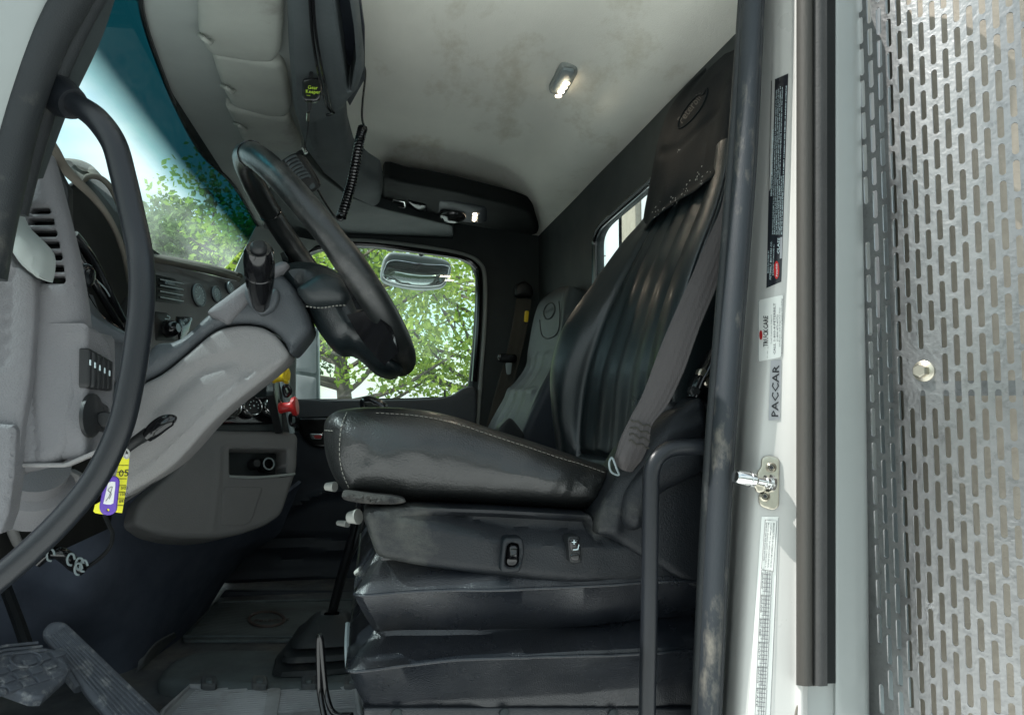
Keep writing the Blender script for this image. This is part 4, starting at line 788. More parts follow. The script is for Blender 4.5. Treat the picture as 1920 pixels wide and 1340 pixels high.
pillow('end_cap', [(-40, 430), (2, 436), (12, 470), (26, 492), (66, 524), (64, 600), (56, 700), (40, 800), (30, 892), (-40, 900)], YP(1.085), .05, M['grey'], da, r=.005, res=.012, creases=[([(10, 500), (14, 540), (8, 620), (0, 680)], -.006, .004)])
pillow('speaker_grille', [(-40, 792), (24, 797), (30, 806), (26, 890), (16, 960), (2, 1000), (-40, 1010)], YP(1.075), .03, M['grey'], da, r=.003, res=.004, disp=lambda x, y: .0012*math.sin(y*1.25))
pillow('pillar_garnish', cr([(-40, 300), (0, 330), (8, 372), (22, 408), (48, 434), (68, 456), (74, 474), (72, 500), (66, 520), (50, 510), (26, 490), (8, 462), (-10, 430), (-40, 400)], 5), YP(1.04), .05, M['header'], da, r=.02, res=.008)
# switch face turned toward the driver
pillow('switch_pod', rnd([(60, 640, 4), (156, 612, 10), (158, 690, 20), (150, 770, 20), (138, 828, 20), (110, 864, 20), (60, 876, 8)]), YP(1.108), .125, M['grey'], da, r=.012, res=.008)
PSF = Plane(P(161, 690, 1.104)+Vector((.0035, 0, 0)), (1, -.10, .0))
sf = [(163, 606), (190, 622), (207, 640), (214, 670), (214, 760), (206, 812), (188, 842), (160, 862), (158, 800), (162, 740)]
fc = pillow('switch_face', sf, PSF, .05, M['grey'], da, r=.006, res=.010)
for i in range(5):
    x0, x1, y0, y1 = 166+i*9.0, 173.4+i*9.0, 652+i*5.0, 730+i*1.0
    k = pillow('rocker_switch', rnd([(x0, y0), (x1+2, y0+4), (x1+1, y1), (x0-1, y1-4)], 2.5), Plane(PSF.o+PSF.n*(.004+.004*(i > 0)), PSF.n), .012, BLK, fc, r=.003, res=.004, bulge=.006, bw=.012)
    pillow('switch_mark', [(x0+3.5, y0+22), (x0+5.5, y0+23), (x0+5, y0+33), (x0+3, y0+32)], Plane(PSF.o+PSF.n*.0125, PSF.n), .001, M['inkw'], k, r=.0002, res=.004)
a, b = PSF.hit(168, 779); ig = lathe('ignition_switch', PSF.at(a, b, 0), PSF.at(a, b, .008), [(0, .030), (.6, .030), (.8, .027), (.9, .012), (1, .010)], BLK, fc, n=30)
pillow('rocker_switch', rnd([(186, 750), (206, 762), (204, 812), (184, 806)], 4), Plane(PSF.o+PSF.n*.004, PSF.n), .012, BLK, fc, r=.003, res=.006, bulge=.006)
pillow('lower_trim_line', [(28, 868), (120, 868), (190, 838), (194, 845), (122, 876), (28, 876)], YP(1.098), .02, M['mauve'], da, r=.002, res=.02)
lathe('column_collar', P(70, 878, 1.25), P(66, 935, 1.30), [(0, .045), (.4, .040), (.5, .052), (1, .062)], M['grey'], da)
pillow('support_bracket', rnd([(100, 885), (130, 880), (165, 900), (160, 925), (140, 918), (120, 915)], 4), YP(1.3), .02, M['mauve'], da, r=.004, res=.01)
key = T('ignition_key', 'key in the dash ignition lock, its black grip half hidden by the grab handle', 'key')
tpx('key_blade', [(164, 779, 1.135), (172, 781, 1.13), (182, 782, 1.12)], .0035, M['steel'], key, n=8, flat=.4)
pillow('key_grip', rnd([(178, 774, 8), (196, 770, 8), (216, 778, 8), (216, 798, 8), (196, 804, 10), (180, 794, 8)]), YP(1.115), .010, BLK, key, r=.003, res=.004)
lathe('knob', P(140, 515, 1.24), P(170, 518, 1.235), [(0, .019), (.7, .019), (.85, .018), (.95, .016), (1, .012)], M['gloss'], da)
# cluster hoods
M['hood'] = mat('hood_inner_plastic', (.022, .022, .021), .8, bump=.5, bs=800, var=.1, spec=.15)
hood = pillow('cluster_hood', cr([(126, 355), (134, 348), (150, 346), (176, 374), (202, 412), (222, 452), (234, 492), (244, 560), (252, 640), (240, 668), (215, 640), (192, 600), (166, 575), (150, 540), (138, 480), (128, 420)], 4), P3((130, 400, 1.30), (240, 560, 1.52), (200, 600, 1.38)), .03, M['hood'], da, r=.004, res=.012)
tpx('hood_lip', [(56, 270, 1.16), (66, 262, 1.16), (82, 262, 1.17), (100, 282, 1.20), (120, 315, 1.24), (148, 343, 1.28), (176, 371, 1.33), (204, 408, 1.37), (224, 450, 1.42), (236, 490, 1.45), (243, 530, 1.49)], [.010, .010, .010, .009, .008, .007, .006, .005, .005, .005, .005], M['brown'], da, n=12)
patch('hood_top', [[(62, 262, 1.16), (84, 262, 1.18), (104, 286, 1.2), (124, 318, 1.24), (150, 344, 1.28)], [(70, 262, 1.5), (100, 268, 1.5), (118, 300, 1.5), (140, 318, 1.5), (160, 330, 1.5)]], M['brown'], da)
pillow('inner_side_trim', cr([(88, 290), (98, 300), (120, 340), (127, 352), (127, 400), (130, 450), (118, 410), (104, 350)], 4), YP(1.20), .02, BLK, da, r=.004, res=.01)
patch('second_hood', [[(114, 300, 1.62), (120, 300, 1.62), (132, 302, 1.62), (150, 318, 1.62), (165, 322, 1.62)], [(120, 299, 1.72), (150, 301, 1.72), (172, 310, 1.72), (192, 332, 1.72), (206, 352, 1.72)], [(150, 344, 1.62), (160, 334, 1.62), (172, 331, 1.62), (190, 337, 1.62), (208, 358, 1.62)]], M['brown'], da, disp=lambda u, v: 0)
pillow('second_hood_face', cr([(149, 348), (158, 336), (170, 331), (186, 334), (202, 348), (216, 375), (228, 405), (240, 450), (252, 510), (262, 580), (262, 660), (240, 600), (236, 520), (224, 452), (200, 410), (176, 372)], 4), P3((160, 350, 1.62), (250, 500, 1.80), (170, 372, 1.62)), .03, M['hood'], da, r=.004, res=.012)
tpx('second_hood_lip', [(150, 345, 1.61), (160, 334, 1.61), (172, 330, 1.61), (190, 335, 1.62), (206, 350, 1.63), (220, 376, 1.65), (232, 410, 1.68), (246, 460, 1.72)], .006, M['brown'], da, n=10)
for pts, r in (([(138, 440, 1.27), (156, 462, 1.29), (180, 500, 1.33), (206, 555, 1.37), (236, 615, 1.42)], .008), ([(142, 470, 1.28), (160, 500, 1.3), (185, 545, 1.33), (212, 590, 1.37), (236, 625, 1.4)], .006), ([(146, 520, 1.28), (162, 560, 1.3), (186, 596, 1.33), (210, 612, 1.36), (236, 630, 1.4)], .007)):
    tpx('cluster_bezel', pts, r, M['gloss'], da, n=10)
pillow('cluster_face', [(138, 436), (160, 462), (190, 515), (238, 610), (238, 640), (200, 615), (160, 580), (146, 540)], P3((140, 450, 1.30), (236, 615, 1.46), (160, 570, 1.33)), .01, M['gloss'], da, r=.002, res=.02)
tpx('cluster_rim_line', [(176, 520, 1.315), (196, 540, 1.335), (206, 556, 1.345)], .0012, M['mirrorshell'], da, n=6)  # thin pale line along the cluster rim
pillow('lower_bezel', cr([(152, 545), (166, 580), (190, 602), (240, 630), (244, 640), (222, 642), (200, 634), (178, 622), (164, 612), (156, 590)], 4), YP(1.27), .05, M['slateb'], da, r=.006, res=.01)
pillow('column_gap_cover', [(196, 625), (244, 640), (244, 700), (222, 730), (206, 700), (205, 650)], YP(1.33), .04, M['slateb'], da, r=.004, res=.02)
DB = [[w3(-.60, y, -.28), w3(-.60, y, .36), w3(-.64, y, .40), w3(-.80, y, .36), w3(-.95, y, .30)] for y in (1.20, 1.5, 1.8, 2.1, 2.4, 2.7, 2.9)]
patch('dash_core', DB, M['hood'], da, world=True, nu=2, nv=2, thick=.01)
struct(fromdata('firewall', *boxdata(w3(-1.0, 1.98, -.2), (.02, 0, 0), (0, .97, 0), (0, 0, .55)), M['carpet']))
# passenger half of the dash top
DT = [[(262, 478, 2.02), (330, 492, 2.25), (400, 507, 2.50), (442, 520, 2.66)], [(262, 472, 2.05), (330, 485, 2.29), (400, 499, 2.54), (446, 512, 2.70)], [(262, 471, 2.2), (330, 482, 2.42), (400, 497, 2.66), (450, 512, 2.80)], [(262, 474, 2.5), (330, 486, 2.62), (400, 502, 2.80), (456, 516, 2.86)]]
patch('dash_top', DT, M['brown'], da, thick=.01)
tpx('dash_top_roll', [(262, 481, 2.02), (330, 495, 2.25), (400, 510, 2.50), (446, 524, 2.66)], .010, M['brown'], da, n=12)
PD = P3((285, 520, 2.08), (440, 540, 2.56), (290, 640, 2.06))
pf = pillow('centre_panel', [(262, 484), (446, 526), (470, 560), (440, 640), (300, 680), (262, 660)], PD, .04, M['stack'], da, r=.005, res=.015, creases=[([(262, 492), (446, 536)], -.012, .010)])
pillow('vent_frame', rnd([(284, 512), (330, 522), (342, 572), (288, 566)], 5), PD, .006, BLK, pf, r=.003, res=.01, bulge=.008)
for i in range(4): tube('vent_blade', [PD.at(*PD.hit(290, 525+i*11), .013), PD.at(*PD.hit(334, 533+i*11), .013)], .003, M['gloss'], pf, n=6, smooth=False)
tube('vent_tab', [PD.at(*PD.hit(300, 532), .018), PD.at(*PD.hit(314, 535), .018)], .004, M['mirrorshell'], pf, n=8, smooth=False)
for (gx, gy, gr) in ((369, 554, .034), (402, 552, .025), (428, 540, .02)):
    a, b = PD.hit(gx, gy); g = lathe('gauge', PD.at(a, b, -.002), PD.at(a, b, .010), [(0, gr), (.7, gr), (1, gr*.9), (.7, gr*.82), (.65, gr*.8)], BLK, pf)
    lathe('gauge_ring', PD.at(a, b, .006), PD.at(a, b, .0115), [(0, gr*1.02), (.8, gr*1.02), (1, gr*.97), (.6, gr*.93)], M['mirrorshell'], g)
    tks = []
    for k in range(11):
        t = -2.2+k*.44; tks.append(tubedata([PD.at(a+math.sin(t)*gr*.58, b+math.cos(t)*gr*.58, .0105), PD.at(a+math.sin(t)*gr*.76, b+math.cos(t)*gr*.76, .0105)], .0009, n=4, smooth=False))
    merge('dial_marks', tks, M['inkw'], g)
    tube('needle', [PD.at(a, b, .011), PD.at(a-gr*.4, b-gr*.4, .011)], .0012, M['inkw'], g, n=4, smooth=False)
pillow('rotary_switch_bezel', rnd([(288, 582), (316, 586), (330, 640), (290, 640)], 5), PD, .006, BLK, pf, r=.003, res=.01, bulge=.008)
a, b = PD.hit(308, 618); lathe('rotary_knob', PD.at(a, b, .006), PD.at(a, b, .04), [(0, .024), (.5, .022), (.8, .018), (1, .012)], M['gloss'], pf)
tube('switch_symbol', [PD.at(*PD.hit(*p), .016) for p in ((299, 599), (306, 600), (308, 596), (303, 593))], .0013, M['inkw'], pf, n=6)
pillow('radio_panel', rnd([(328, 592), (362, 594), (356, 620), (342, 640), (334, 640)], 4), PD, .006, M['gloss'], pf, r=.002, res=.01, bulge=.006)
lettering('radio_marks', [('86', 340, 608, .012), ('75', 348, 602, .008)], Plane(PD.o+PD.n*.014, PD.n), M['inkw'], pf)
# lower centre stack
PH = P3((385, 790, 2.0), (558, 800, 2.16), (400, 830, 2.0))
lp = [(250, 982), (262, 940), (330, 880), (372, 812), (392, 805), (552, 808), (561, 818), (559, 880), (545, 920), (530, 965), (500, 985), (450, 1002), (400, 1009), (340, 1008), (290, 1000)]
cubh = rnd([(431, 840), (539, 842), (538, 892), (431, 890)], 4)
ls = pillow('lower_stack', rnd([(p[0], p[1], 12) for p in lp]), PH, .20, M['stack'], da, r=.014, res=.008, holes=[cubh], hr=.004, creases=[([(392, 1005), (400, 980), (408, 900), (412, 838), (424, 830), (558, 826)], .003, .006), ([(404, 982), (420, 912), (420, 838)], -.002, .003)])
pillow('upper_stack', [(372, 806), (384, 780), (404, 756), (470, 715), (520, 690), (552, 800), (556, 812), (380, 812)], Plane(PH.o-PH.n*.012, PH.n), .14, M['pillar'], da, r=.008, res=.012)
hv = pillow('heater_panel', rnd([(386, 790, 10), (412, 758, 10), (440, 746, 10), (512, 742, 12), (526, 752, 8), (528, 784, 10), (514, 794, 10), (400, 796, 10)]), Plane(PH.o-PH.n*.004, PH.n), .012, M['gloss'], da, r=.004, res=.01)
for i, (x, y) in enumerate(((429, 766), (468, 764), (507, 764))):
    a, b = PH.hit(x, y); kb = lathe('heater_knob', PH.at(a, b, -.004), PH.at(a, b, .022), [(0, .0255), (.5, .0245), (.9, .022), (1, .019)], BLK, hv, n=24)
    lathe('chrome_ring', PH.at(a, b, .012), PH.at(a, b, .023), [(0, .0275), (.8, .0265), (1, .0245), (.9, .0225), (.3, .0225)], M['chrome'], kb, n=28)
    mk = []
    for k in range(7):
        t = -2.1+k*.7; u = PH.at(a+math.sin(t)*.013, b+math.cos(t)*.013, .0235); mk.append(lathedata(u, u+PH.n*.001, [(0, .0018), (1, .0015)], 6))
    mk.append(lathedata(PH.at(a, b, .0235), PH.at(a, b, .0245), [(0, .003), (1, .002)], 8)); merge('knob_dots', mk, M['inkw'], kb)
pillow('small_display', rnd([(474, 722), (496, 712), (498, 722), (478, 728)], 2), Plane(PH.o-PH.n*.002, PH.n), .008, M['gloss'], da, r=.002, res=.01)
pillow('cubby_back', [(425, 832), (548, 832), (548, 900), (425, 900)], Plane(PH.o-PH.n*.06, PH.n), .005, M['pillar'], ls, r=.001, res=.03)
a, b = PH.hit(513, 866); so_ = lathe('power_socket', PH.at(a, b, -.058), PH.at(a, b, -.025), [(0, .020), (.9, .020), (1, .018), (.95, .013), (.2, .012)], M['gloss'], ls)
tube('socket_ring', [PH.at(a+.0155*math.cos(t*.5236), b+.0155*math.sin(t*.5236), -.024) for t in range(12)], .002, M['mirrorshell'], so_, n=8, closed=True, k=2)
a, b = PH.hit(493, 864); lathe('socket_cap', PH.at(a, b, -.058), PH.at(a, b, -.03), [(0, .014), (.7, .014), (1, .010)], BLK, ls)
tube('cubby_lip', [PH.at(*PH.hit(x, y), .002) for x, y in ((430, 893), (480, 895), (538, 890), (552, 888))], .0035, M['header'], ls, n=8)
pillow('fuse_flap', rnd([(420, 912, 5), (494, 912, 5), (472, 978, 10), (456, 986, 8), (412, 985, 6)]), Plane(PH.o+PH.n*.002, PH.n), .006, M['stack'], da, r=.003, res=.008)
# brake valve panel facing the rear, with its knobs
pillow('valve_panel', [(516, 690), (528, 680), (541, 700), (556, 800), (550, 812), (530, 812), (514, 740)], P3((516, 700, 2.12), (545, 700, 2.5), (530, 810, 2.12)), .02, BLK, da, r=.004, res=.015)
tpx('valve_panel_edge', [(524, 688, 2.10), (530, 720, 2.10), (540, 770, 2.10), (548, 812, 2.10)], .007, M['mirrorshell'], da, n=8)
def brake(cx, cy, y0, mt, nm, ln):
    A = P(cx, cy, y0); ax = Vector((1, -.10, .12)).normalized(); k = lathe(nm, A, A+ax*ln, [(0, .013), (.12, .015), (.2, .013), (.55, .012), (.68, .014), (.72, .022 if mt == 'red' else .018), (.92, .0255 if mt == 'red' else .020), (1, .022 if mt == 'red' else .018)], M[mt], da, n=10 if mt == 'yellow' else 16)
    return k
brake(510, 708, 1.92, 'yellow', 'parking_brake_knob', .040)
A = P(545, 699, 1.98); pillow('knob_face', rnd([(531, 689, 2), (541, 687, 2), (546, 698, 2), (545, 712, 2), (535, 716, 2), (530, 706, 2)]), P3((530, 700, 1.895), (546, 697, 1.91), (536, 716, 1.90)), .012, M['yellow'], da, r=.003, res=.005)
brake(523, 765, 1.96, 'red', 'trailer_brake_knob', .046)
for p in (([(532, 726, 2.0), (540, 724, 2.0), (544, 735, 2.0), (536, 742, 2.0)]), ([(545, 778, 2.0), (556, 780, 2.0), (556, 794, 2.0), (546, 795, 2.0)])): tpx('valve_clip', p, .005, M['gloss'], da, n=8, closed=True)
# ================================================================== KEY TAGS, HARNESS, CABLE
kt = T('key_tag_bunch', 'yellow paper tag and purple key fob hanging under the dash behind the grab handle', 'key tags')
tpx('key_ring', [(236, 842, 1.16), (242, 848, 1.16), (240, 858, 1.16), (233, 856, 1.16)], .0014, M['cream'], kt, n=8, closed=True)
PY1 = P3((200, 960, 1.17), (243, 852, 1.175), (228, 962, 1.18))
ty = pillow('yellow_tag', [(228, 852), (243, 854), (241, 880), (236, 920), (229, 962), (206, 958), (214, 905)], PY1, .0012, M['tagy'], kt, r=.0003, res=.01)
for i in range(7): tube('tag_rule', [PY1.at(*PY1.hit(x, 872+i*12.5), .0006) for x in (219-i*.5, 241-i*1.7)], .0004, M['ink'], ty, n=4, smooth=False)
lettering('tag_writing', [('05', 222, 893, .010), ('3/22', 226, 917, .004), ('1097', 224, 929, .004), ('0931', 223, 942, .004)], PY1, M['ink'], ty)
pillow('tag_band', [(240, 851), (243, 851), (242, 858), (230, 857), (230, 851)], Plane(PY1.o+PY1.n*.0008, PY1.n), .001, M['paper'], ty, r=.0002, res=.01)
pillow('yellow_tag', [(178, 946), (205, 930), (206, 966), (174, 961)], P3((178, 946, 1.19), (206, 940, 1.19), (190, 962, 1.195)), .001, M['tagy'], kt, r=.0003, res=.01)
PF = P3((200, 893, 1.15), (222, 900, 1.15), (196, 966, 1.155))
fb = pillow('purple_fob', rnd([(204, 894, 5), (216, 892, 5), (223, 900, 5), (217, 960, 6), (206, 967, 6), (190, 964, 6), (185, 952, 5), (194, 905, 5)]), PF, .004, M['purple'], kt, r=.0015, res=.003, holes=[[(202+3*math.cos(t*.63), 956+3*math.sin(t*.63)) for t in range(10)]], hr=.0006)
pillow('fob_label', rnd([(203, 902), (217, 903), (212, 946), (193, 945)], 2), Plane(PF.o+PF.n*.0006, PF.n), .001, M['paper'], fb, r=.0003, res=.005)
tube('fob_scrawl', [PF.at(*PF.hit(*p), .0012) for p in ((205, 935), (209, 925), (203, 918), (211, 912), (205, 930), (199, 938))], .0004, M['inkg'], fb, n=4)
wh = T('wiring_harness', 'taped wiring loom with loose connector hanging below the dash', 'cable')
tpx('hanging_wire', [(196, 965, 1.3), (205, 985, 1.33), (211, 1000, 1.36), (206, 1025, 1.38), (185, 1048, 1.4), (163, 1062, 1.42)], .0035, BLK, wh, n=8)
tpx('loom', [(70, 1058, 1.40), (88, 1042, 1.40), (108, 1036, 1.40), (124, 1044, 1.41), (140, 1058, 1.42), (158, 1070, 1.42)], [.006, .008, .011, .012, .012, .009], M['gloss'], wh, n=10)
for p in ((150, 1056, 1.405), (158, 1060, 1.405), (134, 1048, 1.40), (96, 1040, 1.39), (148, 1066, 1.40)):
    q = P(*p); tube('foil_wrap', [q+Vector((.006*math.cos(k), -.002, .010*math.sin(k))) for k in range(6)], .0018, M['mirrorshell'], wh, n=6)
tag(tpx('grey_conduit', [(8, 940, 1.3), (20, 985, 1.32), (32, 1015, 1.35), (46, 1032, 1.4)], .008, M['stack'], n=10), 'short grey plastic conduit at the lower left edge of the photo under the dash end', 'conduit')
# ================================================================== FLOOR AREA
def FZ(x, y, z=-.645): p = PZ(x, y, z); return (x, y, p.y)
cpt = patch('firewall_carpet', [[(-120, 830, 1.75), (30, 850, 1.80), (150, 870, 1.85), (300, 900, 2.0), (420, 930, 2.15), (500, 940, 2.25), (560, 900, 2.4)],
 [(-120, 1000, 1.72), (30, 1000, 1.76), (150, 1020, 1.80), (260, 1010, 1.95), (370, 1015, 2.12), (450, 1010, 2.30), (520, 990, 2.5)],
 [(-120, 1120, 1.74), (30, 1130, 1.78), (140, 1120, 1.80), (250, 1110, 1.96), (350, 1100, 2.16), (430, 1050, 2.40), (470, 1030, 2.7)],
 [(-120, 1290, 1.80), (30, 1290, 1.84), (130, 1262, FZ(130, 1262)[2]), (228, 1258, FZ(228, 1258)[2]), (322, 1200, FZ(322, 1200)[2]), (392, 1130, FZ(392, 1130)[2]), (425, 1068, 2.95)]],
 M['carpet'], thick=.01, disp=lambda u, v: .010*noise.noise(Vector((u*5, v*4, 2)))+.003*noise.noise(Vector((u*18, v*14, 2)))); struct(cpt)
M['carpetb'] = M['carpet']
tag(tpx('torn_yellow_edging', [FZ(286, 1197, -.62), FZ(304, 1193, -.62), FZ(322, 1182, -.615)], [.001, .0035, .001], M['yellow'], n=8, flat=.4), 'thin torn yellow strip where the carpet meets the rubber floor', 'strip')
ZF = ZP(-.640, 1)
pm = T('passenger_mat', 'dark ribbed rubber mat with a round emblem on the far passenger floor', 'floor mat')
mo = pillow('mat_sheet', rnd([(340, 1192), (402, 1128), (700, 1120), (720, 1198), (345, 1199)], 6), ZF, .008, M['mat2'], pm, r=.004, res=.012, disp=lambda x, y: .0015*math.sin(x*.9))
tube('mat_rim', [ZF.at(*ZF.hit(*p), .003) for p in ((700, 1196), (346, 1194), (406, 1130), (700, 1124))], .004, M['mat2'], pm, n=8, smooth=False)
em = [(500+33*math.cos(t*.3142), 1162+14*math.sin(t*.3142)) for t in range(20)]
M['embl'] = mat('faded_emblem', (.075, .055, .048), .7, var=.2)
tube('emblem_ring', [ZF.at(*ZF.hit(*p), .003) for p in em], .0045, M['embl'], pm, n=6, closed=True, k=2)
lettering('emblem_script', [('Peterbilt', 474, 1168, .032, .66)], ZF, M['embl'], pm, lift=.004)
dm = T('driver_mat', 'dusty ribbed grey rubber driver mat cut off by the bottom of the photo', 'floor mat')
ZM = ZP(-.628, 1)
mo = [(262, 1420), (300, 1334), (350, 1287), (640, 1290), (676, 1296), (690, 1420)]
pillow('mat_sheet', rnd(mo, 8), ZM, .010, M['mat'], dm, r=.004, res=.008, disp=lambda x, y: .0012*math.sin((PZ(x, y, -.63).y)*900/2))
rb = []
for i in range(30):
    y = 1.62+i*.0115; a = pix(w3(0, y, -.628)); pts = []
    L0 = PZ(300+(1334-a[1])*1.05, a[1], -.628).x; rb.append(tubedata([w3(L0+.02, y, -.626), w3(.05, y, -.626)], .0028, n=5, smooth=False))
merge('mat_ribs', rb, M['mat'], dm)
tube('mat_rim', [ZM.at(*ZM.hit(*p), .003) for p in ((690, 1420), (668, 1298), (636, 1292), (356, 1289), (306, 1336), (270, 1420))], .006, M['mat'], dm, n=8, smooth=False)
pillow('mat_band', rnd([(504, 1288), (528, 1288), (520, 1340), (524, 1400), (488, 1400), (496, 1320)], 6), Plane((0, 0, H-.622), (0, 0, 1)), .006, M['mat'], dm, r=.002, res=.01)
hmp = T('floor_ridge_cover', 'raised dark plastic ridge with square clips crossing the floor', 'floor cover')
ZR = ZP(-.615, 1)
pillow('ridge', cr([(298, 1268), (304, 1252), (330, 1232), (370, 1219), (430, 1214), (520, 1215), (660, 1216), (720, 1220), (720, 1280), (600, 1284), (470, 1284), (370, 1280), (320, 1276)], 4), ZR, .035, M['mat2'], hmp, r=.02, res=.012)
for x in (392, 487, 580, 660):
    cl = pillow('clip', rnd([(x-14, 1264), (x+14, 1264), (x+16, 1282), (x-16, 1282)], 5), ZP(-.610, 1), .012, M['floor'], hmp, r=.004, res=.008)
    pillow('clip_centre', rnd([(x-6, 1269), (x+6, 1269), (x+6, 1276), (x-6, 1276)], 2), ZP(-.605, 1), .008, M['mat2'], cl, r=.002, res=.005)
fr_ = pillow('footwell_backing', [(420, 1108), (760, 1108), (760, 1126), (406, 1126)], YP(2.70), .02, M['floorp'], None, r=.004, res=.03); tag(fr_, 'low dark sill ledge behind the far passenger floor mat', 'sill')
dt = patch('dirty_kick_strip', [[FZ(262, 1240, -.63), FZ(290, 1205, -.60), FZ(326, 1184, -.60)], [FZ(252, 1262), FZ(286, 1232), FZ(330, 1195)]], M['floor'], thick=.004); tag(dt, 'dusty brown-black rubber strip between carpet edge and floor ridge', 'trim')
# gear lever
gl = T('gear_lever', 'tall gear lever with black knob and pleated rubber boot on the floor', 'gear lever')
bc = w3(*(PZ(600, 1252, -.63)-EYE)[:2], 0); z0 = -.64; V = []; Fc = []
tp = P(622, 1150, bc.y); cx0, cy0 = P(592, 1250, bc.y).x, bc.y; prof = [(0, .118, .0), (.10, .114, 0), (.15, .088, 0), (.21, .104, 0), (.29, .101, 0), (.34, .076, 0), (.40, .091, 0), (.48, .088, 0), (.53, .064, 0), (.60, .079, 0), (.70, .074, 0), (.80, .060, 0), (.94, .046, 0), (1.0, .036, 0), (1.03, .026, 0), (1.0, .018, 0)]
Hh = tp.z-(H+z0)
for t, r, _ in prof:
    cxx = cx0+(tp.x-cx0)*t
    for j in range(28):
        a = j/28*6.2832; q = max(abs(math.cos(a)), abs(math.sin(a)))**.75; rr_ = r/q*(1+.04*noise.noise(Vector((math.cos(a)*2, math.sin(a)*2, t*7))))
        V.append(Vector((cxx+math.cos(a)*rr_, cy0+math.sin(a)*rr_, H+z0+Hh*t)))
for i in range(len(prof)-1):
    for j in range(28): Fc.append((i*28+j, i*28+(j+1) % 28, (i+1)*28+(j+1) % 28, (i+1)*28+j))
fromdata('rubber_boot', V, Fc, M['rubber'], gl)
tube('shift_rod', [P(622, 1152, bc.y), P(640, 1080, bc.y-.03), P(668, 980, bc.y-.08), P(690, 880, bc.y-.12), P(700, 780, bc.y-.14)], .011, M['gloss'], gl, n=12)
tube('control_cable', [P(628, 1150, bc.y), P(652, 1060, bc.y-.02), P(676, 1000, bc.y-.1), P(698, 900, bc.y-.12)], .005, BLK, gl, n=8)
kx = bc.y-.14; pillow('knob', cr([(674, 752), (680, 744), (695, 742), (712, 748), (726, 757), (728, 768), (715, 776), (685, 776), (676, 766)], 4), YP(kx-.03), .06, M['gloss'], gl, r=.012, res=.006)
# pedals
pd = T('brake_pedal', 'wide worn pedal pad with block tread at the lower left corner', 'pedal')
PB = P3((-10, 1220, 1.50), (130, 1235, 1.55), (70, 1300, 1.44))
pillow('pad', [(-60, 1232, ), (60, 1208), (112, 1216), (134, 1250), (128, 1264), (82, 1306), (60, 1306), (-60, 1262)], PB, .018, M['pedal'], pd, r=.006, res=.006)
g_ = []
for i in range(6):
    for j in range(3):
        ax_, ay_ = -40+i*27+j*12, 1262-i*8.5+j*15
        if i < 4 and j == 0 and ay_ < 1262: pass
        q4 = [(ax_, ay_), (ax_+22, ay_-7), (ax_+31, ay_+4), (ax_+9, ay_+11)]
        if ax_+26 > 126-(ay_-1240)*.4 or ay_ > 1296: continue
        g_.append(q4)
for q in g_: pillow('tread_block', q, Plane(PB.o+PB.n*.0035, PB.n), .006, M['pedal'], pd, r=.0012, res=.006)
for k in range(3): tube('tread_rib', [PB.at(*PB.hit(x, y), .002) for x, y in ((-50+k*4, 1226+k*9), (10, 1212+k*8), (70+k*8, 1206+k*7))], .003, M['pedal'], pd, n=6, smooth=False)
tube('emblem_ring', [PB.at(*PB.hit(48+30*math.cos(t*.42), 1238+15*math.sin(t*.42)), .003) for t in range(15)], .002, M['pedal'], pd, n=6, closed=True, k=2)
tpx('pedal_arm', [(60, 1240, 1.58), (40, 1180, 1.64), (10, 1100, 1.72)], .012, BLK, pd, n=8)
pa = T('accelerator_pedal', 'long worn accelerator pedal with lengthwise ribs standing on the floor', 'pedal')
PA = P3((95, 1175, 1.62), (300, 1345, 1.56), (190, 1345, 1.54))
pillow('pad', rnd([(76, 1186, 14), (92, 1164, 14), (120, 1162, 12), (160, 1200, 40), (302, 1336, 10), (330, 1400, 10), (250, 1400, 10), (160, 1300, 20), (124, 1240, 20)]), PA, .02, M['pedal'], pa, r=.006, res=.006)
for i in range(7):
    t = i/6; x0, y0 = 92+t*28, 1192-t*14; x1, y1 = 245+t*75, 1372-t*6
    tube('pad_rib', [PA.at(*PA.hit(x0+(x1-x0)*k/6, y0+(y1-y0)*k/6), .002) for k in range(7)], .0026, M['pedal'], pa, n=6, smooth=False)
tpx('pivot_bracket', [(118, 1244, 1.60), (135, 1262, 1.60), (150, 1290, 1.58)], [.014, .018, .012], M['pedal'], pa, n=8)
# ================================================================== DRIVER DOOR OPENING, LEFT
al = T('driver_windshield_pillar', 'grey-white painted windshield pillar at the upper left corner', 'pillar')
patch('painted_face', [[(-140, -80, .93), (20, -80, .93), (150, -80, .96)], [(-140, 60, .93), (0, 60, .93), (90, 60, .96)], [(-160, 200, .93), (-40, 200, .93), (40, 200, .96)], [(-180, 340, .93), (-80, 340, .93), (-6, 340, .96)], [(-200, 460, .93), (-100, 460, .93), (-30, 460, .96)]], M['body'], al, thick=.02, disp=lambda u, v: .006*math.exp(-((u-.55)/.05)**2))
patch('inner_face', [[(130, -80, .96), (225, -80, 1.04)], [(70, 60, .96), (182, 60, 1.04)], [(20, 200, .96), (118, 195, 1.04)], [(-14, 340, .96), (66, 330, 1.04)]], M['pillar'], al, thick=.01)
dsl = T('front_door_seal', 'fat black rubber door seal curving down the windshield pillar behind the grab handle', 'seal')
tpx('outer_bulb', [(176, -80, .95), (135, 0, .95), (95, 70, .95), (62, 150, .95), (36, 235, .95), (14, 330, .95), (-8, 430, .95), (-24, 520, .95)], .024, M['rubber'], dsl, n=18, flat=.8)
tpx('inner_lip', [(222, -80, .99), (170, 0, .99), (128, 80, .99), (98, 150, .99), (70, 235, .99), (46, 320, .99), (26, 400, .99)], .016, M['rubber'], dsl, n=14, flat=.8)
gh = T('grab_handle', 'long curved black rubber grab handle sweeping down in front of the dash', 'grab handle')
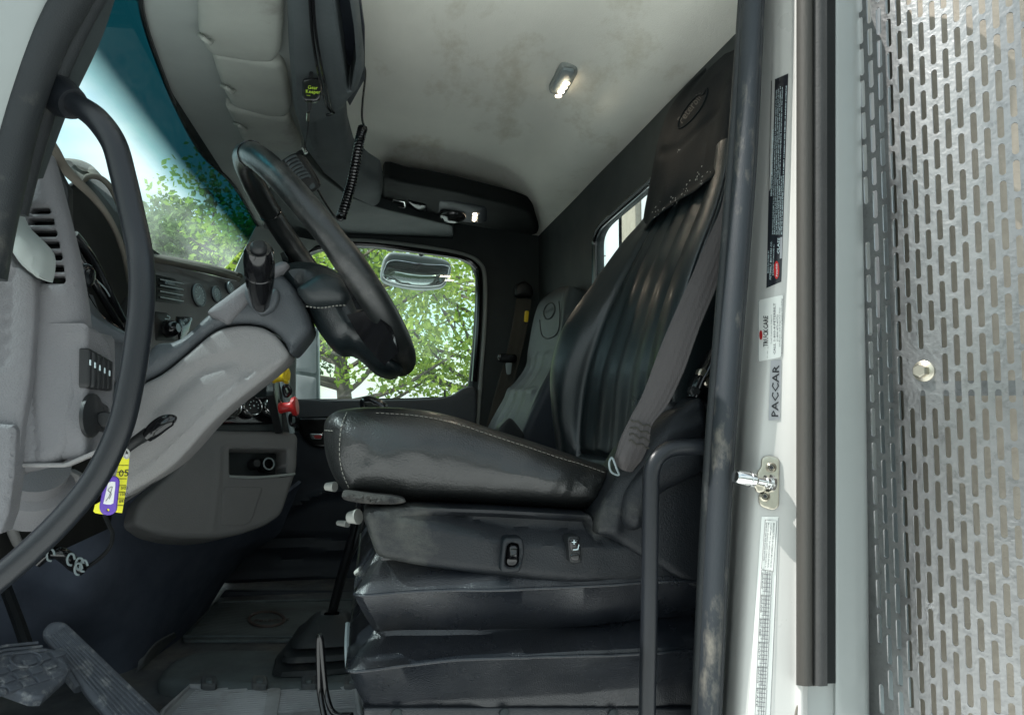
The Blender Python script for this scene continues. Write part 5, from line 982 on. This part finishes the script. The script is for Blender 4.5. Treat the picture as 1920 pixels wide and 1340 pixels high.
tpx('handle_tube', [(120, 186, .985), (150, 200, .97), (184, 226, .955), (214, 270, .945), (231, 330, .94), (247, 400, .935), (263, 480, .93), (266, 560, .93), (258, 640, .93), (243, 730, .93), (222, 810, .93), (180, 895, .93), (125, 965, .93), (60, 1030, .93), (-10, 1090, .93), (-80, 1145, .93)], [.0135, .0135]+[.0145]*14, M['tubeblk'], gh, n=24)
lathe('upper_boot', P(96, 172, 1.0), P(138, 196, .975), [(0, .024), (.15, .026), (.5, .0245), (.9, .0200), (1, .0185), (1, .012)], M['tubeblk'], gh)
pillow('mount_plate', rnd([(84, 140, 8), (118, 128, 10), (120, 160, 6), (108, 208, 8), (78, 206, 8)], 8), YP(1.0), .02, M['rubber'], gh, r=.004, res=.01)
# ================================================================== DRIVER DOOR OPENING, RIGHT
sd = T('door_seal', 'tall scuffed black rubber door seal between the seat and the white jamb', 'seal')
cl_ = [(1412, -80, .985), (1409, 0, .985), (1402, 150, .985), (1394, 300, .985), (1383, 450, .985), (1371, 600, .985), (1359, 750, .985), (1350, 880, .985), (1341, 1040, .985), (1334, 1200, .985), (1328, 1340, .985), (1324, 1420, .985)]
tpx('bulb', cl_, .0165, M['seal'], sd, n=22, flat=.85)
tpx('inner_lip', [(x-21+max(0, 300-y)*.02, y, 1.0) for x, y, z in cl_], .0085, M['rubber'], sd, n=12)
tpx('outer_lip', [(x+20, y, .990) for x, y, z in cl_], .0045, M['rubber'], sd, n=10)
XJ = [(-80, 1432, 1446, 1466, 1502), (0, 1428, 1446, 1466, 1504), (250, 1418, 1440, 1462, 1504), (520, 1402, 1424, 1450, 1503), (800, 1382, 1400, 1428, 1502), (1000, 1370, 1386, 1412, 1501), (1340, 1352, 1366, 1392, 1500), (1420, 1348, 1362, 1388, 1500)]
jb = patch('door_jamb', [[(a-22, y, 1.06), (a, y, 1.045), (b, y, 1.022-.014*y/1340), (c, y, .995-.022*y/1340), ((c+d)/2, y, .976-.010*y/1340), (d-12, y, .960), (d+4, y, .953), (d+14, y, .966)] for y, a, b, c, d in XJ], M['white'], nu=5, nv=6, thick=.0, disp=lambda u, v: -.0025*math.exp(-((u-.34)/.02)**2)*math.exp(-((v-.25)/.12)**2))
tag(jb, 'glossy white painted door jamb carrying the stickers and latch striker', 'door jamb')
wsx = T('weatherstrip', 'long dark two-lobed weatherstrip on the white jamb ending just above the bottom of the photo', 'weatherstrip')
yy = (-80, 0, 200, 500, 800, 1100, 1284)
xo = lambda y: {True: 0}[True]
patch('dusty_lobe', [[(1499, y, .965), (1499, y, .948), (1504, y, .938), (1512, y, .934), (1520, y, .942), (1523, y, .956)] for y in yy], M['haze_dust'], wsx, nu=3, nv=4, thick=.004)
patch('bright_bead', [[(1521, y, .952), (1524, y, .945), (1527, y, .946), (1529, y, .952)] for y in yy], M['brown'], wsx, nu=3, nv=4, thick=.003)
patch('ribbed_lobe', [[(1527, y, .956), (1529, y, .938), (1536, y, .930), (1543, y, .936), (1546, y, .950)] for y in yy], M['ribd'], wsx, nu=3, nv=4, thick=.004)
patch('black_fin', [[(1544, y, .945), (1551, y, .950), (1560, y, .958), (1562, y, .966)] for y in yy[:-1]+(1279,)], M['matte'], wsx, nu=3, nv=4, thick=.004)
cpn = patch('cab_corner_panel', [[(1496, y, .972), (1530, y, .970), (1560, y, .966), (1566, y, .958), (1574, y, .957), (1590, y, .962), (1612, y, .972), (1630, y, .99), (1634, y, 1.04), (1650, y, 1.2)] for y in (-80, 0, 300, 700, 1000, 1340, 1420)], M['body'], nu=5, nv=3); tag(cpn, 'smooth grey-white rear corner of the cab beside the perforated guard', 'body panel')
tag(tpx('panel_seam', [(1500, 1290, .958), (1498, 1310, .958), (1492, 1340, .958), (1480, 1420, .958)], .0016, M['brown'], n=6), 'fine rusty seam line on the jamb below the weatherstrip end', 'seam')
# outer pillar block so the opening has depth
struct(patch('pillar_core', [[(x-8, y, 1.03), (x+14, y, 1.09), (x+60, y, 1.10)] for x, y, z in cl_], M['pillar'], thick=.02))
# stickers
JT = tree_of(jb)
def jpt(x, y, lift=.0008):
    d = ray(x, y).normalized(); r = JT.ray_cast(EYE, d); q = r[0] if r[0] else P(x, y, .98); return q-d*lift
def jquad(name, corners, m_, parent, lift=.0008, nx=4, ny=12):  # corners: tl tr br bl in px, draped on the jamb
    tl, tr_, br2, bl2 = [np.array(c, float) for c in corners]; V = []
    for j in range(ny+1):
        for i in range(nx+1):
            u, v = i/nx, j/ny; p = (tl*(1-u)+tr_*u)*(1-v)+(bl2*(1-u)+br2*u)*v; V.append(jpt(p[0], p[1], lift))
    return fromdata(name, V, [(j*(nx+1)+i, j*(nx+1)+i+1, (j+1)*(nx+1)+i+1, (j+1)*(nx+1)+i) for j in range(ny) for i in range(nx)], m_, parent)
def jtext(name, rows_, m_, parent, lift=.0016, down=False):
    """rows_: (text, start px, end px, letter height px); text runs from start to end along the jamb"""
    parts = []
    for s, (x0, y0), (x1, y1), hp in rows_:
        cu = bpy.data.curves.new('t', 'FONT'); cu.body = s; cu.size = 1; cu.resolution_u = 1; cu.offset = .012
        ob = bpy.data.objects.new('t', cu); COL.objects.link(ob); dg = bpy.context.evaluated_depsgraph_get(); me = bpy.data.meshes.new_from_object(ob.evaluated_get(dg))
        X = [v.co.x for v in me.vertices]; mn, mxx = min(X), max(X); L_ = math.hypot(x1-x0, y1-y0); ux, uy = (x1-x0)/L_, (y1-y0)/L_; V = []
        for v in me.vertices:
            a = (v.co.x-mn)/(mxx-mn)*L_; b = v.co.y*hp/.72; V.append(jpt(x0+ux*a+uy*b, y0+uy*a-ux*b, lift))
        parts.append((V, [tuple(p.vertices) for p in me.polygons])); bpy.data.objects.remove(ob); bpy.data.curves.remove(cu); bpy.data.meshes.remove(me)
    return merge(name, parts, m_, parent)
s1 = T('emission_sticker', 'long black vertical sticker with small white print and a red oval at its foot', 'sticker')
jquad('backing', [(1446, 152), (1478, 138), (1465, 528), (1437, 540)], M['stickerb'], s1, ny=30)
def col(o, y0, y1, top=False): # a text column offset o (0 left edge..1 right edge) running upward from y0 to y1
    def X(y): t = (y-145)/390; L_ = 1446-9*t; R_ = 1478-13*t; return L_+(R_-L_)*o
    return (X(y0), y0), (X(y1), y1)
rows_ = [('VEHICLE NOISE EMISSION CONTROL INFORMATION', *col(.23, 368, 243), 3.2)]
body = ['THIS VEHICLE CONFORMS TO U.S. EPA REGULATIONS FOR NOISE EMISSION APPLICABLE TO MEDIUM AND HEAVY DUTY TRUCKS.', 'THE FOLLOWING ACTS OR THE CAUSING THEREOF BY ANY PERSON ARE PROHIBITED BY THE NOISE CONTROL ACT OF 1972.', '(A) THE REMOVAL OR RENDERING INOPERATIVE, OTHER THAN FOR PURPOSES OF MAINTENANCE, REPAIR, OR REPLACEMENT, OF', 'ANY NOISE CONTROL DEVICE OR ELEMENT OF DESIGN LISTED IN THE OWNERS MANUAL INCORPORATED INTO THIS VEHICLE IN', 'COMPLIANCE WITH THE NOISE CONTROL ACT;', '(B) THE USE OF THIS VEHICLE AFTER SUCH DEVICE OR ELEMENT OF DESIGN HAS BEEN REMOVED OR RENDERED INOPERATIVE.']
for i, (s, y1) in enumerate(zip(body, (168, 166, 162, 164, 330, 160))): rows_.append((s, *col(.36+i*.115, 440, y1), 2.0))
rows_ += [('MANUFACTURED BY', *col(.12, 512, 470), 2.2), ('PETERBILT MOTORS CO.', *col(.31, 524, 452), 3.4), ('DIVISION OF PACCAR Inc', *col(.46, 516, 458), 2.2), ('CLASS', *col(.80, 476, 446), 4.6)]
jtext('print', rows_, M['inkw'], s1)
ov = [(1456+5.0*math.cos(t*.42), 506-17*math.sin(t*.42)) for t in range(15)]
fromdata('red_oval', [jpt(1456, 506, .0022)]+[jpt(*p, .0022) for p in ov], [(0, i+1, (i+1) % 15+1) for i in range(15)], M['red'], s1)
jtext('oval_script', [('Peterbilt', (1458, 518), (1457.5, 494), 3.2)], M['inkw'], s1, lift=.0030)
jquad('grey_strip', [(1463, 445), (1467, 444), (1466, 484), (1462, 485)], M['silver'], s1, .0018)
s2 = T('service_sticker', 'pale service sticker with a small red oval and TRUCKCARE lettering, below the black sticker', 'sticker')
jquad('backing', [(1421, 563), (1470, 552), (1466, 669), (1421, 678)], M['sticker'], s2, ny=12)
tube('border', [jpt(*p, .0016) for p in ((1422, 564), (1469, 553), (1465, 668), (1422, 677), (1422, 564))], .00035, M['inkg'], s2, n=4, smooth=False)
jtext('title', [('TRUCKCARE', (1440, 650), (1440, 592), 9.0)], M['ink'], s2)
jtext('small_print', [('Total Customer Support', (1447, 645), (1447, 590), 2.0), ('CALL 1-800-4-PETERBILT', (1454, 664), (1454, 568), 4.0), ('(1-800-473-8372)', (1459, 640), (1459, 590), 3.0), ('24 Hours - 365 Days Per Year', (1463, 650), (1463, 576), 2.2), ('Breakdown Assistance or Service Scheduling', (1467, 663), (1467, 560), 2.4)], M['inkg'], s2)
ov = [(1426.5+3*math.cos(t*.42), 628-9*math.sin(t*.42)) for t in range(15)]
fromdata('red_oval', [jpt(1426.5, 628, .002)]+[jpt(*p, .002) for p in ov], [(0, i+1, (i+1) % 15+1) for i in range(15)], M['red'], s2)
s3 = T('maker_badge', 'silver vertical badge with bold black PACCAR lettering on the jamb', 'badge')
jquad('backing', [(1445, 676), (1465, 674), (1462, 787), (1441, 788)], M['silver'], s3, .0012)
jtext('lettering', [('PACCAR', (1459, 781), (1461, 684), 13)], M['ink'], s3, lift=.0022)
s4 = T('inspection_sticker', 'long pale certification sticker with ruled boxes of fine print, low on the jamb', 'sticker')
jquad('backing', [(1428, 968), (1460, 968), (1441, 1400), (1398, 1400)], M['sticker'], s4, .0006, ny=30)
q_ = []
def L4(*p): q_.append(tubedata([jpt(*a, .0014) for a in p], .00035, n=4, smooth=False))
L4((1435, 974), (1457, 976), (1450, 1072), (1428, 1066), (1435, 974))
def lx(y): return 1428-(y-1066)*.045
def rx(y): return 1448-(y-1066)*.045
for a, b in ((1068, 1116), (1116, 1160), (1160, 1204), (1204, 1250), (1250, 1290), (1290, 1340)):
    L4((lx(a), a), (rx(a), a+2), (rx(b), b), (lx(b), b-1), (lx(a), a))
    for k in range(1, 6):
        y = a+(b-a)*k/6; L4((lx(y)+4, y), (rx(y)-2, y+1))
    for k in (.35, .6, .8): L4((lx(a)+20*k, a), (lx(b)+20*k, b))
merge('ruled_boxes', q_, M['inkg'], s4)
t4 = [('MANUFACTURED BY PETERBILT MOTORS CO.', (1450, 980), (1444, 1064), 3), ('CONFORMS TO ALL APPLICABLE FEDERAL', (1445, 980), (1439, 1064), 2.4), ('MOTOR VEHICLE SAFETY STANDARDS IN', (1440, 980), (1434, 1064), 2.4), ('EFFECT ON THE DATE SHOWN', (1436, 980), (1431, 1050), 2.4)]
for k, s in enumerate(('GAWR FRONT', 'GAWR INTER', 'TIRES RIMS', 'COLD PSI', 'GVWR KG LB', 'DATE')):
    y = 1070+k*44; t4 += [(s, (lx(y)+1, y+2), (lx(y+34)+1, y+34), 3), ('12000 LB 315/80', (lx(y)+9, y+2), (lx(y+38)+9, y+38), 2.2)]
jtext('fine_print', t4, M['inkg'], s4)
tube('border', [jpt(*p, .0012) for p in ((1460, 970), (1452, 1170), (1442, 1390))], .0003, M['inkg'], s4, n=4)
# latch striker
lk = T('latch_striker', 'brass-plated door latch striker with two screws bolted to the white jamb', 'latch')
_a, _b, _c = jpt(1426, 880, 0), jpt(1461, 880, 0), jpt(1430, 950, 0); _n = (_b-_a).cross(_c-_a).normalized(); _n = -_n if _n.dot(_a-EYE) > 0 else _n; PL = Plane(_a+_n*.004, _n)
bp_ = pillow('base_plate', rnd([(1428, 858, 10), (1440, 853, 8), (1462, 858, 8), (1461, 950, 8), (1450, 957, 8), (1424, 948, 8), (1422, 928, 5), (1432, 920, 5), (1433, 906, 4), (1420, 904, 4), (1420, 884, 6), (1428, 876, 5)]), PL, .006, M['steel'], lk, r=.0012, res=.004)
for x, y in ((1446, 876), (1434, 930)):
    a, b = PL.hit(x, y); sc2 = lathe('screw', PL.at(a, b, -.0005), PL.at(a, b, .003), [(0, .0075), (.5, .0072), (1, .005), (.4, .0035)], M['steel'], lk, n=16)
    lathe('screw_socket', PL.at(a, b, .0012), PL.at(a, b, .0020), [(0, .003), (1, .003)], M['ink'], sc2, n=6)
pinA = PL.at(*PL.hit(1446, 906)); pinB = P(1378, 893, (pinA.y-.012))
lathe('pin', pinA, pinB, [(0, .0125), (.08, .0125), (.1, .0095), (.2, .0095), (.22, .0070), (.42, .0065), (.44, .0075), (.5, .0075), (.52, .0108), (.62, .0108), (.64, .0085), (.66, .0105), (.96, .0100), (1, .008)], M['chrome'], lk, n=24)
pillow('shade_tab', rnd([(1408, 900), (1436, 902), (1434, 922), (1420, 924), (1416, 912), (1404, 910)], 3), YP(pinA.y-.004), .003, M['steel'], lk, r=.001, res=.004)
# ================================================================== PERFORATED GUARD
pg = T('perforated_guard', 'curved aluminium guard pierced with staggered vertical slots at the right edge', 'guard')
S0 = Vector((.713, .995)); a0 = math.radians(-80); a1 = math.radians(-42); Ls = .245
def arc(s):
    n = 24; x, y = S0; 
    for i in range(n): a = a0+(a1-a0)*min(1, max(0, (s*(i+.5)/n)/Ls)); x += math.cos(a)*s/n; y += math.sin(a)*s/n
    a = a0+(a1-a0)*min(1, max(0, s/Ls)); return Vector((x, y)), Vector((math.sin(a), -math.cos(a)))*-1
ARC = [arc(i*.001) for i in range(0, 300)]
def gpt(s, z, h=0):
    s = max(0, min(.298, s)); i = int(s*1000); t = s*1000-i; p = ARC[i][0].lerp(ARC[i+1][0], t); n = ARC[i][1].lerp(ARC[i+1][1], t); nn = Vector((n.x, n.y)).normalized()
    q = Vector((p.x, p.y, H+z)); m = Vector((nn.x, nn.y, 0)); 
    if m.dot(Vector((p.x, p.y, 0))) > 0: m = -m
    return q+m*h
zt, zb = .66, -.46; B_ = [Vector(p) for p in [(0, zb), (.285, zb), (.285, zt), (0, zt)]]
Wd, Lg, pitch = .0076, .0420, .0492
vs = []; es = []; hol = []
def addloop(pts):
    n0 = len(vs); vs.extend([Vector(p) for p in pts]); es.extend([(n0+i, n0+(i+1) % len(pts)) for i in range(len(pts))])
bo = [(x, zb) for x in np.arange(0, .285, .012)]+[(.285, z) for z in np.arange(zb, zt, .03)]+[(x, zt) for x in np.arange(.285, 0, -.012)]+[(0, z) for z in np.arange(zt, zb, -.03)]
addloop(bo)
for c in range(17):
    s0 = .026+c*.0150
    for k in range(-12, 20):
        z = k*pitch+(.0 if c % 2 else pitch*.5)
        if z+Lg/2 > zt-.006 or z-Lg/2 < zb+.006 or s0+Wd > .28: continue
        if c == 0 and k % 13 == 5: continue
        if 4 <= c <= 6 and abs(z-.045) < .034: continue
        lp_ = [(s0+Wd/2*math.cos(t), z+(Lg/2-Wd/2)+Wd/2*math.sin(t)) for t in np.linspace(0, math.pi, 7)]+[(s0-Wd/2*math.cos(t), z-(Lg/2-Wd/2)-Wd/2*math.sin(t)) for t in np.linspace(0, math.pi, 7)]
        addloop(lp_); hol.append((s0, z))
V2, _, F2, *_ = delaunay_2d_cdt(vs, es, [], 0, 1e-7)
hs2 = np.array(hol); keep = []
for q in F2:
    cx, cz = sum(V2[i].x for i in q)/3, sum(V2[i].y for i in q)/3
    d = np.abs(hs2-np.array([cx, cz])); ins = ((d[:, 0] < Wd/2) & (d[:, 1] < Lg/2)); 
    if ins.any():
        j = int(np.argmax(ins)); dx = abs(cx-hs2[j][0]); dz = max(0, abs(cz-hs2[j][1])-(Lg/2-Wd/2))
        if dx*dx+dz*dz < (Wd/2)**2*.995: continue
    keep.append(tuple(q))
VV = [gpt(v.x, v.y) for v in V2]
sh_ = fromdata('slotted_sheet', VV, keep, M['alu'], pg, sharp=60)
sm = sh_.modifiers.new('s', 'SOLIDIFY'); sm.thickness = .0022; sm.offset = 1; es_ = sh_.modifiers.new('e', 'EDGE_SPLIT'); es_.split_angle = math.radians(35)
q = gpt(.104, .047, 0); nn = (gpt(.104, .047, .01)-q).normalized()
bo_ = lathe('bolt', q, q+nn*.016, [(0, .0125), (.12, .0125), (.14, .0095), (.9, .0095), (1, .008)], M['steel'], pg, n=6)
lathe('washer', q-nn*.002, q+nn*.003, [(0, .0145), (.8, .0145), (1, .013)], M['steel'], bo_, n=24)
ep = lathe('exhaust_stack', w3(1.02, 1.09, -.60), w3(1.02, 1.09, .95), [(0, .125), (1, .125)], M['beige'], None, n=48); tag(ep, 'beige wrapped exhaust stack glimpsed through the slots of the perforated guard', 'exhaust')
tag(merge('mounting_strap', [boxdata(w3(.90, .925, .025), (.10, -.06, 0), (.0015, .003, 0), (0, 0, .011))], M['alu']), 'flat metal strap behind the guard slots, level with the bolt', 'bracket')
# ================================================================== LIGHT, WORLD, CAMERA
SUN = Vector((-.62, -.035, .775)).normalized()
sl = bpy.data.lights.new('sun', 'SUN'); sl.energy = 6.0; sl.angle = math.radians(.5); sl.color = (1, .98, .945)
so = bpy.data.objects.new('sun', sl); COL.objects.link(so); so.rotation_euler = SUN.to_track_quat('Z', 'Y').to_euler(); so.location = (-3, -3, 8)
w = bpy.data.worlds.new('World'); SC.world = w; w.use_nodes = True; nt = w.node_tree; L = nt.links.new; bg = nt.nodes['Background']
sk = nd(nt, 'ShaderNodeTexSky', sky_type='NISHITA'); sk.sun_disc = False; sk.sun_elevation = math.asin(SUN.z); sk.sun_rotation = math.atan2(SUN.x, SUN.y)
tc = nd(nt, 'ShaderNodeTexCoord'); mp = nd(nt, 'ShaderNodeMapping'); mp.inputs['Scale'].default_value = (1, 1, 2.4); L(tc.outputs['Generated'], mp.inputs[0])
n = nd(nt, 'ShaderNodeTexNoise', Scale=2.6, Detail=9.0, Roughness=.58, Distortion=.4); L(mp.outputs[0], n.inputs['Vector'])
r_ = nd(nt, 'ShaderNodeMapRange'); r_.inputs['From Min'].default_value = .36; r_.inputs['From Max'].default_value = .55; L(n.outputs['Fac'], r_.inputs['Value'])
hs = nd(nt, 'ShaderNodeMix', data_type='RGBA', blend_type='MULTIPLY'); hs.inputs['Factor'].default_value = 1; hs.inputs['B'].default_value = (1.35, 1.55, 1.2, 1); L(sk.outputs[0], hs.inputs['A'])
m2 = nd(nt, 'ShaderNodeMix', data_type='RGBA'); m2.inputs['B'].default_value = (5.9, 6.5, 6.6, 1); L(r_.outputs[0], m2.inputs['Factor']); L(hs.outputs['Result'], m2.inputs['A']); L(m2.outputs['Result'], bg.inputs[0]); bg.inputs[1].default_value = .20
for nm, p_, en in (('dome_lamp_light', w3(*(PZc.at(*PZc.hit(1055, 152))-Vector((0, 0, H))))-Vector((0, 0, .03)), .3), ('reading_lamp_light', P(890, 402, 2.45)-Vector((0, 0, .03)), .25)):
    pl_ = bpy.data.lights.new(nm, 'AREA'); pl_.size = .05; pl_.energy = en; pl_.color = (1, .85, .65); lo_ = bpy.data.objects.new(nm, pl_); COL.objects.link(lo_); lo_.location = p_
cd = bpy.data.cameras.new('camera'); cam = bpy.data.objects.new('camera', cd); COL.objects.link(cam); SC.camera = cam
cd.sensor_width = 36; cd.lens = f/1920*36; cd.clip_start = .02; cd.clip_end = 600
cam.matrix_world = Matrix.Translation(EYE) @ Matrix((R, U, -F)).transposed().to_4x4()
SC.view_settings.view_transform = 'Standard'; SC.view_settings.look = 'None'; SC.view_settings.exposure = 0; SC.view_settings.gamma = 1
cy = SC.cycles; cy.use_denoising = True; cy.max_bounces = 10; cy.diffuse_bounces = 5; cy.glossy_bounces = 4; cy.transparent_max_bounces = 16; cy.sample_clamp_indirect = 6; cy.caustics_reflective = False; cy.caustics_refractive = False
# ------------------------------------------------------------------ put every thing's origin at its base
def kids(o): return [c for c in o.children]
def bbox(o, acc):
    if o.type == 'MESH' and len(o.data.vertices):
        a = np.empty(len(o.data.vertices)*3); o.data.vertices.foreach_get('co', a); acc.append(a.reshape(-1, 3)+np.array(o.location))
    for c in kids(o): bbox(c, acc)
for o in [o for o in SC.objects if o.parent is None and o.type in ('EMPTY', 'MESH')]:
    if o.get('noshift'): continue
    acc = []; bbox(o, acc)
    if not acc: continue
    A = np.vstack(acc); lo, hi = A.min(0), A.max(0); base = Vector(((lo[0]+hi[0])/2, (lo[1]+hi[1])/2, lo[2]))
    if o.type == 'MESH': o.data.transform(Matrix.Translation(-base)); o.location = base
    else:
        o.location = base
    for c in kids(o): c.location = c.location-base
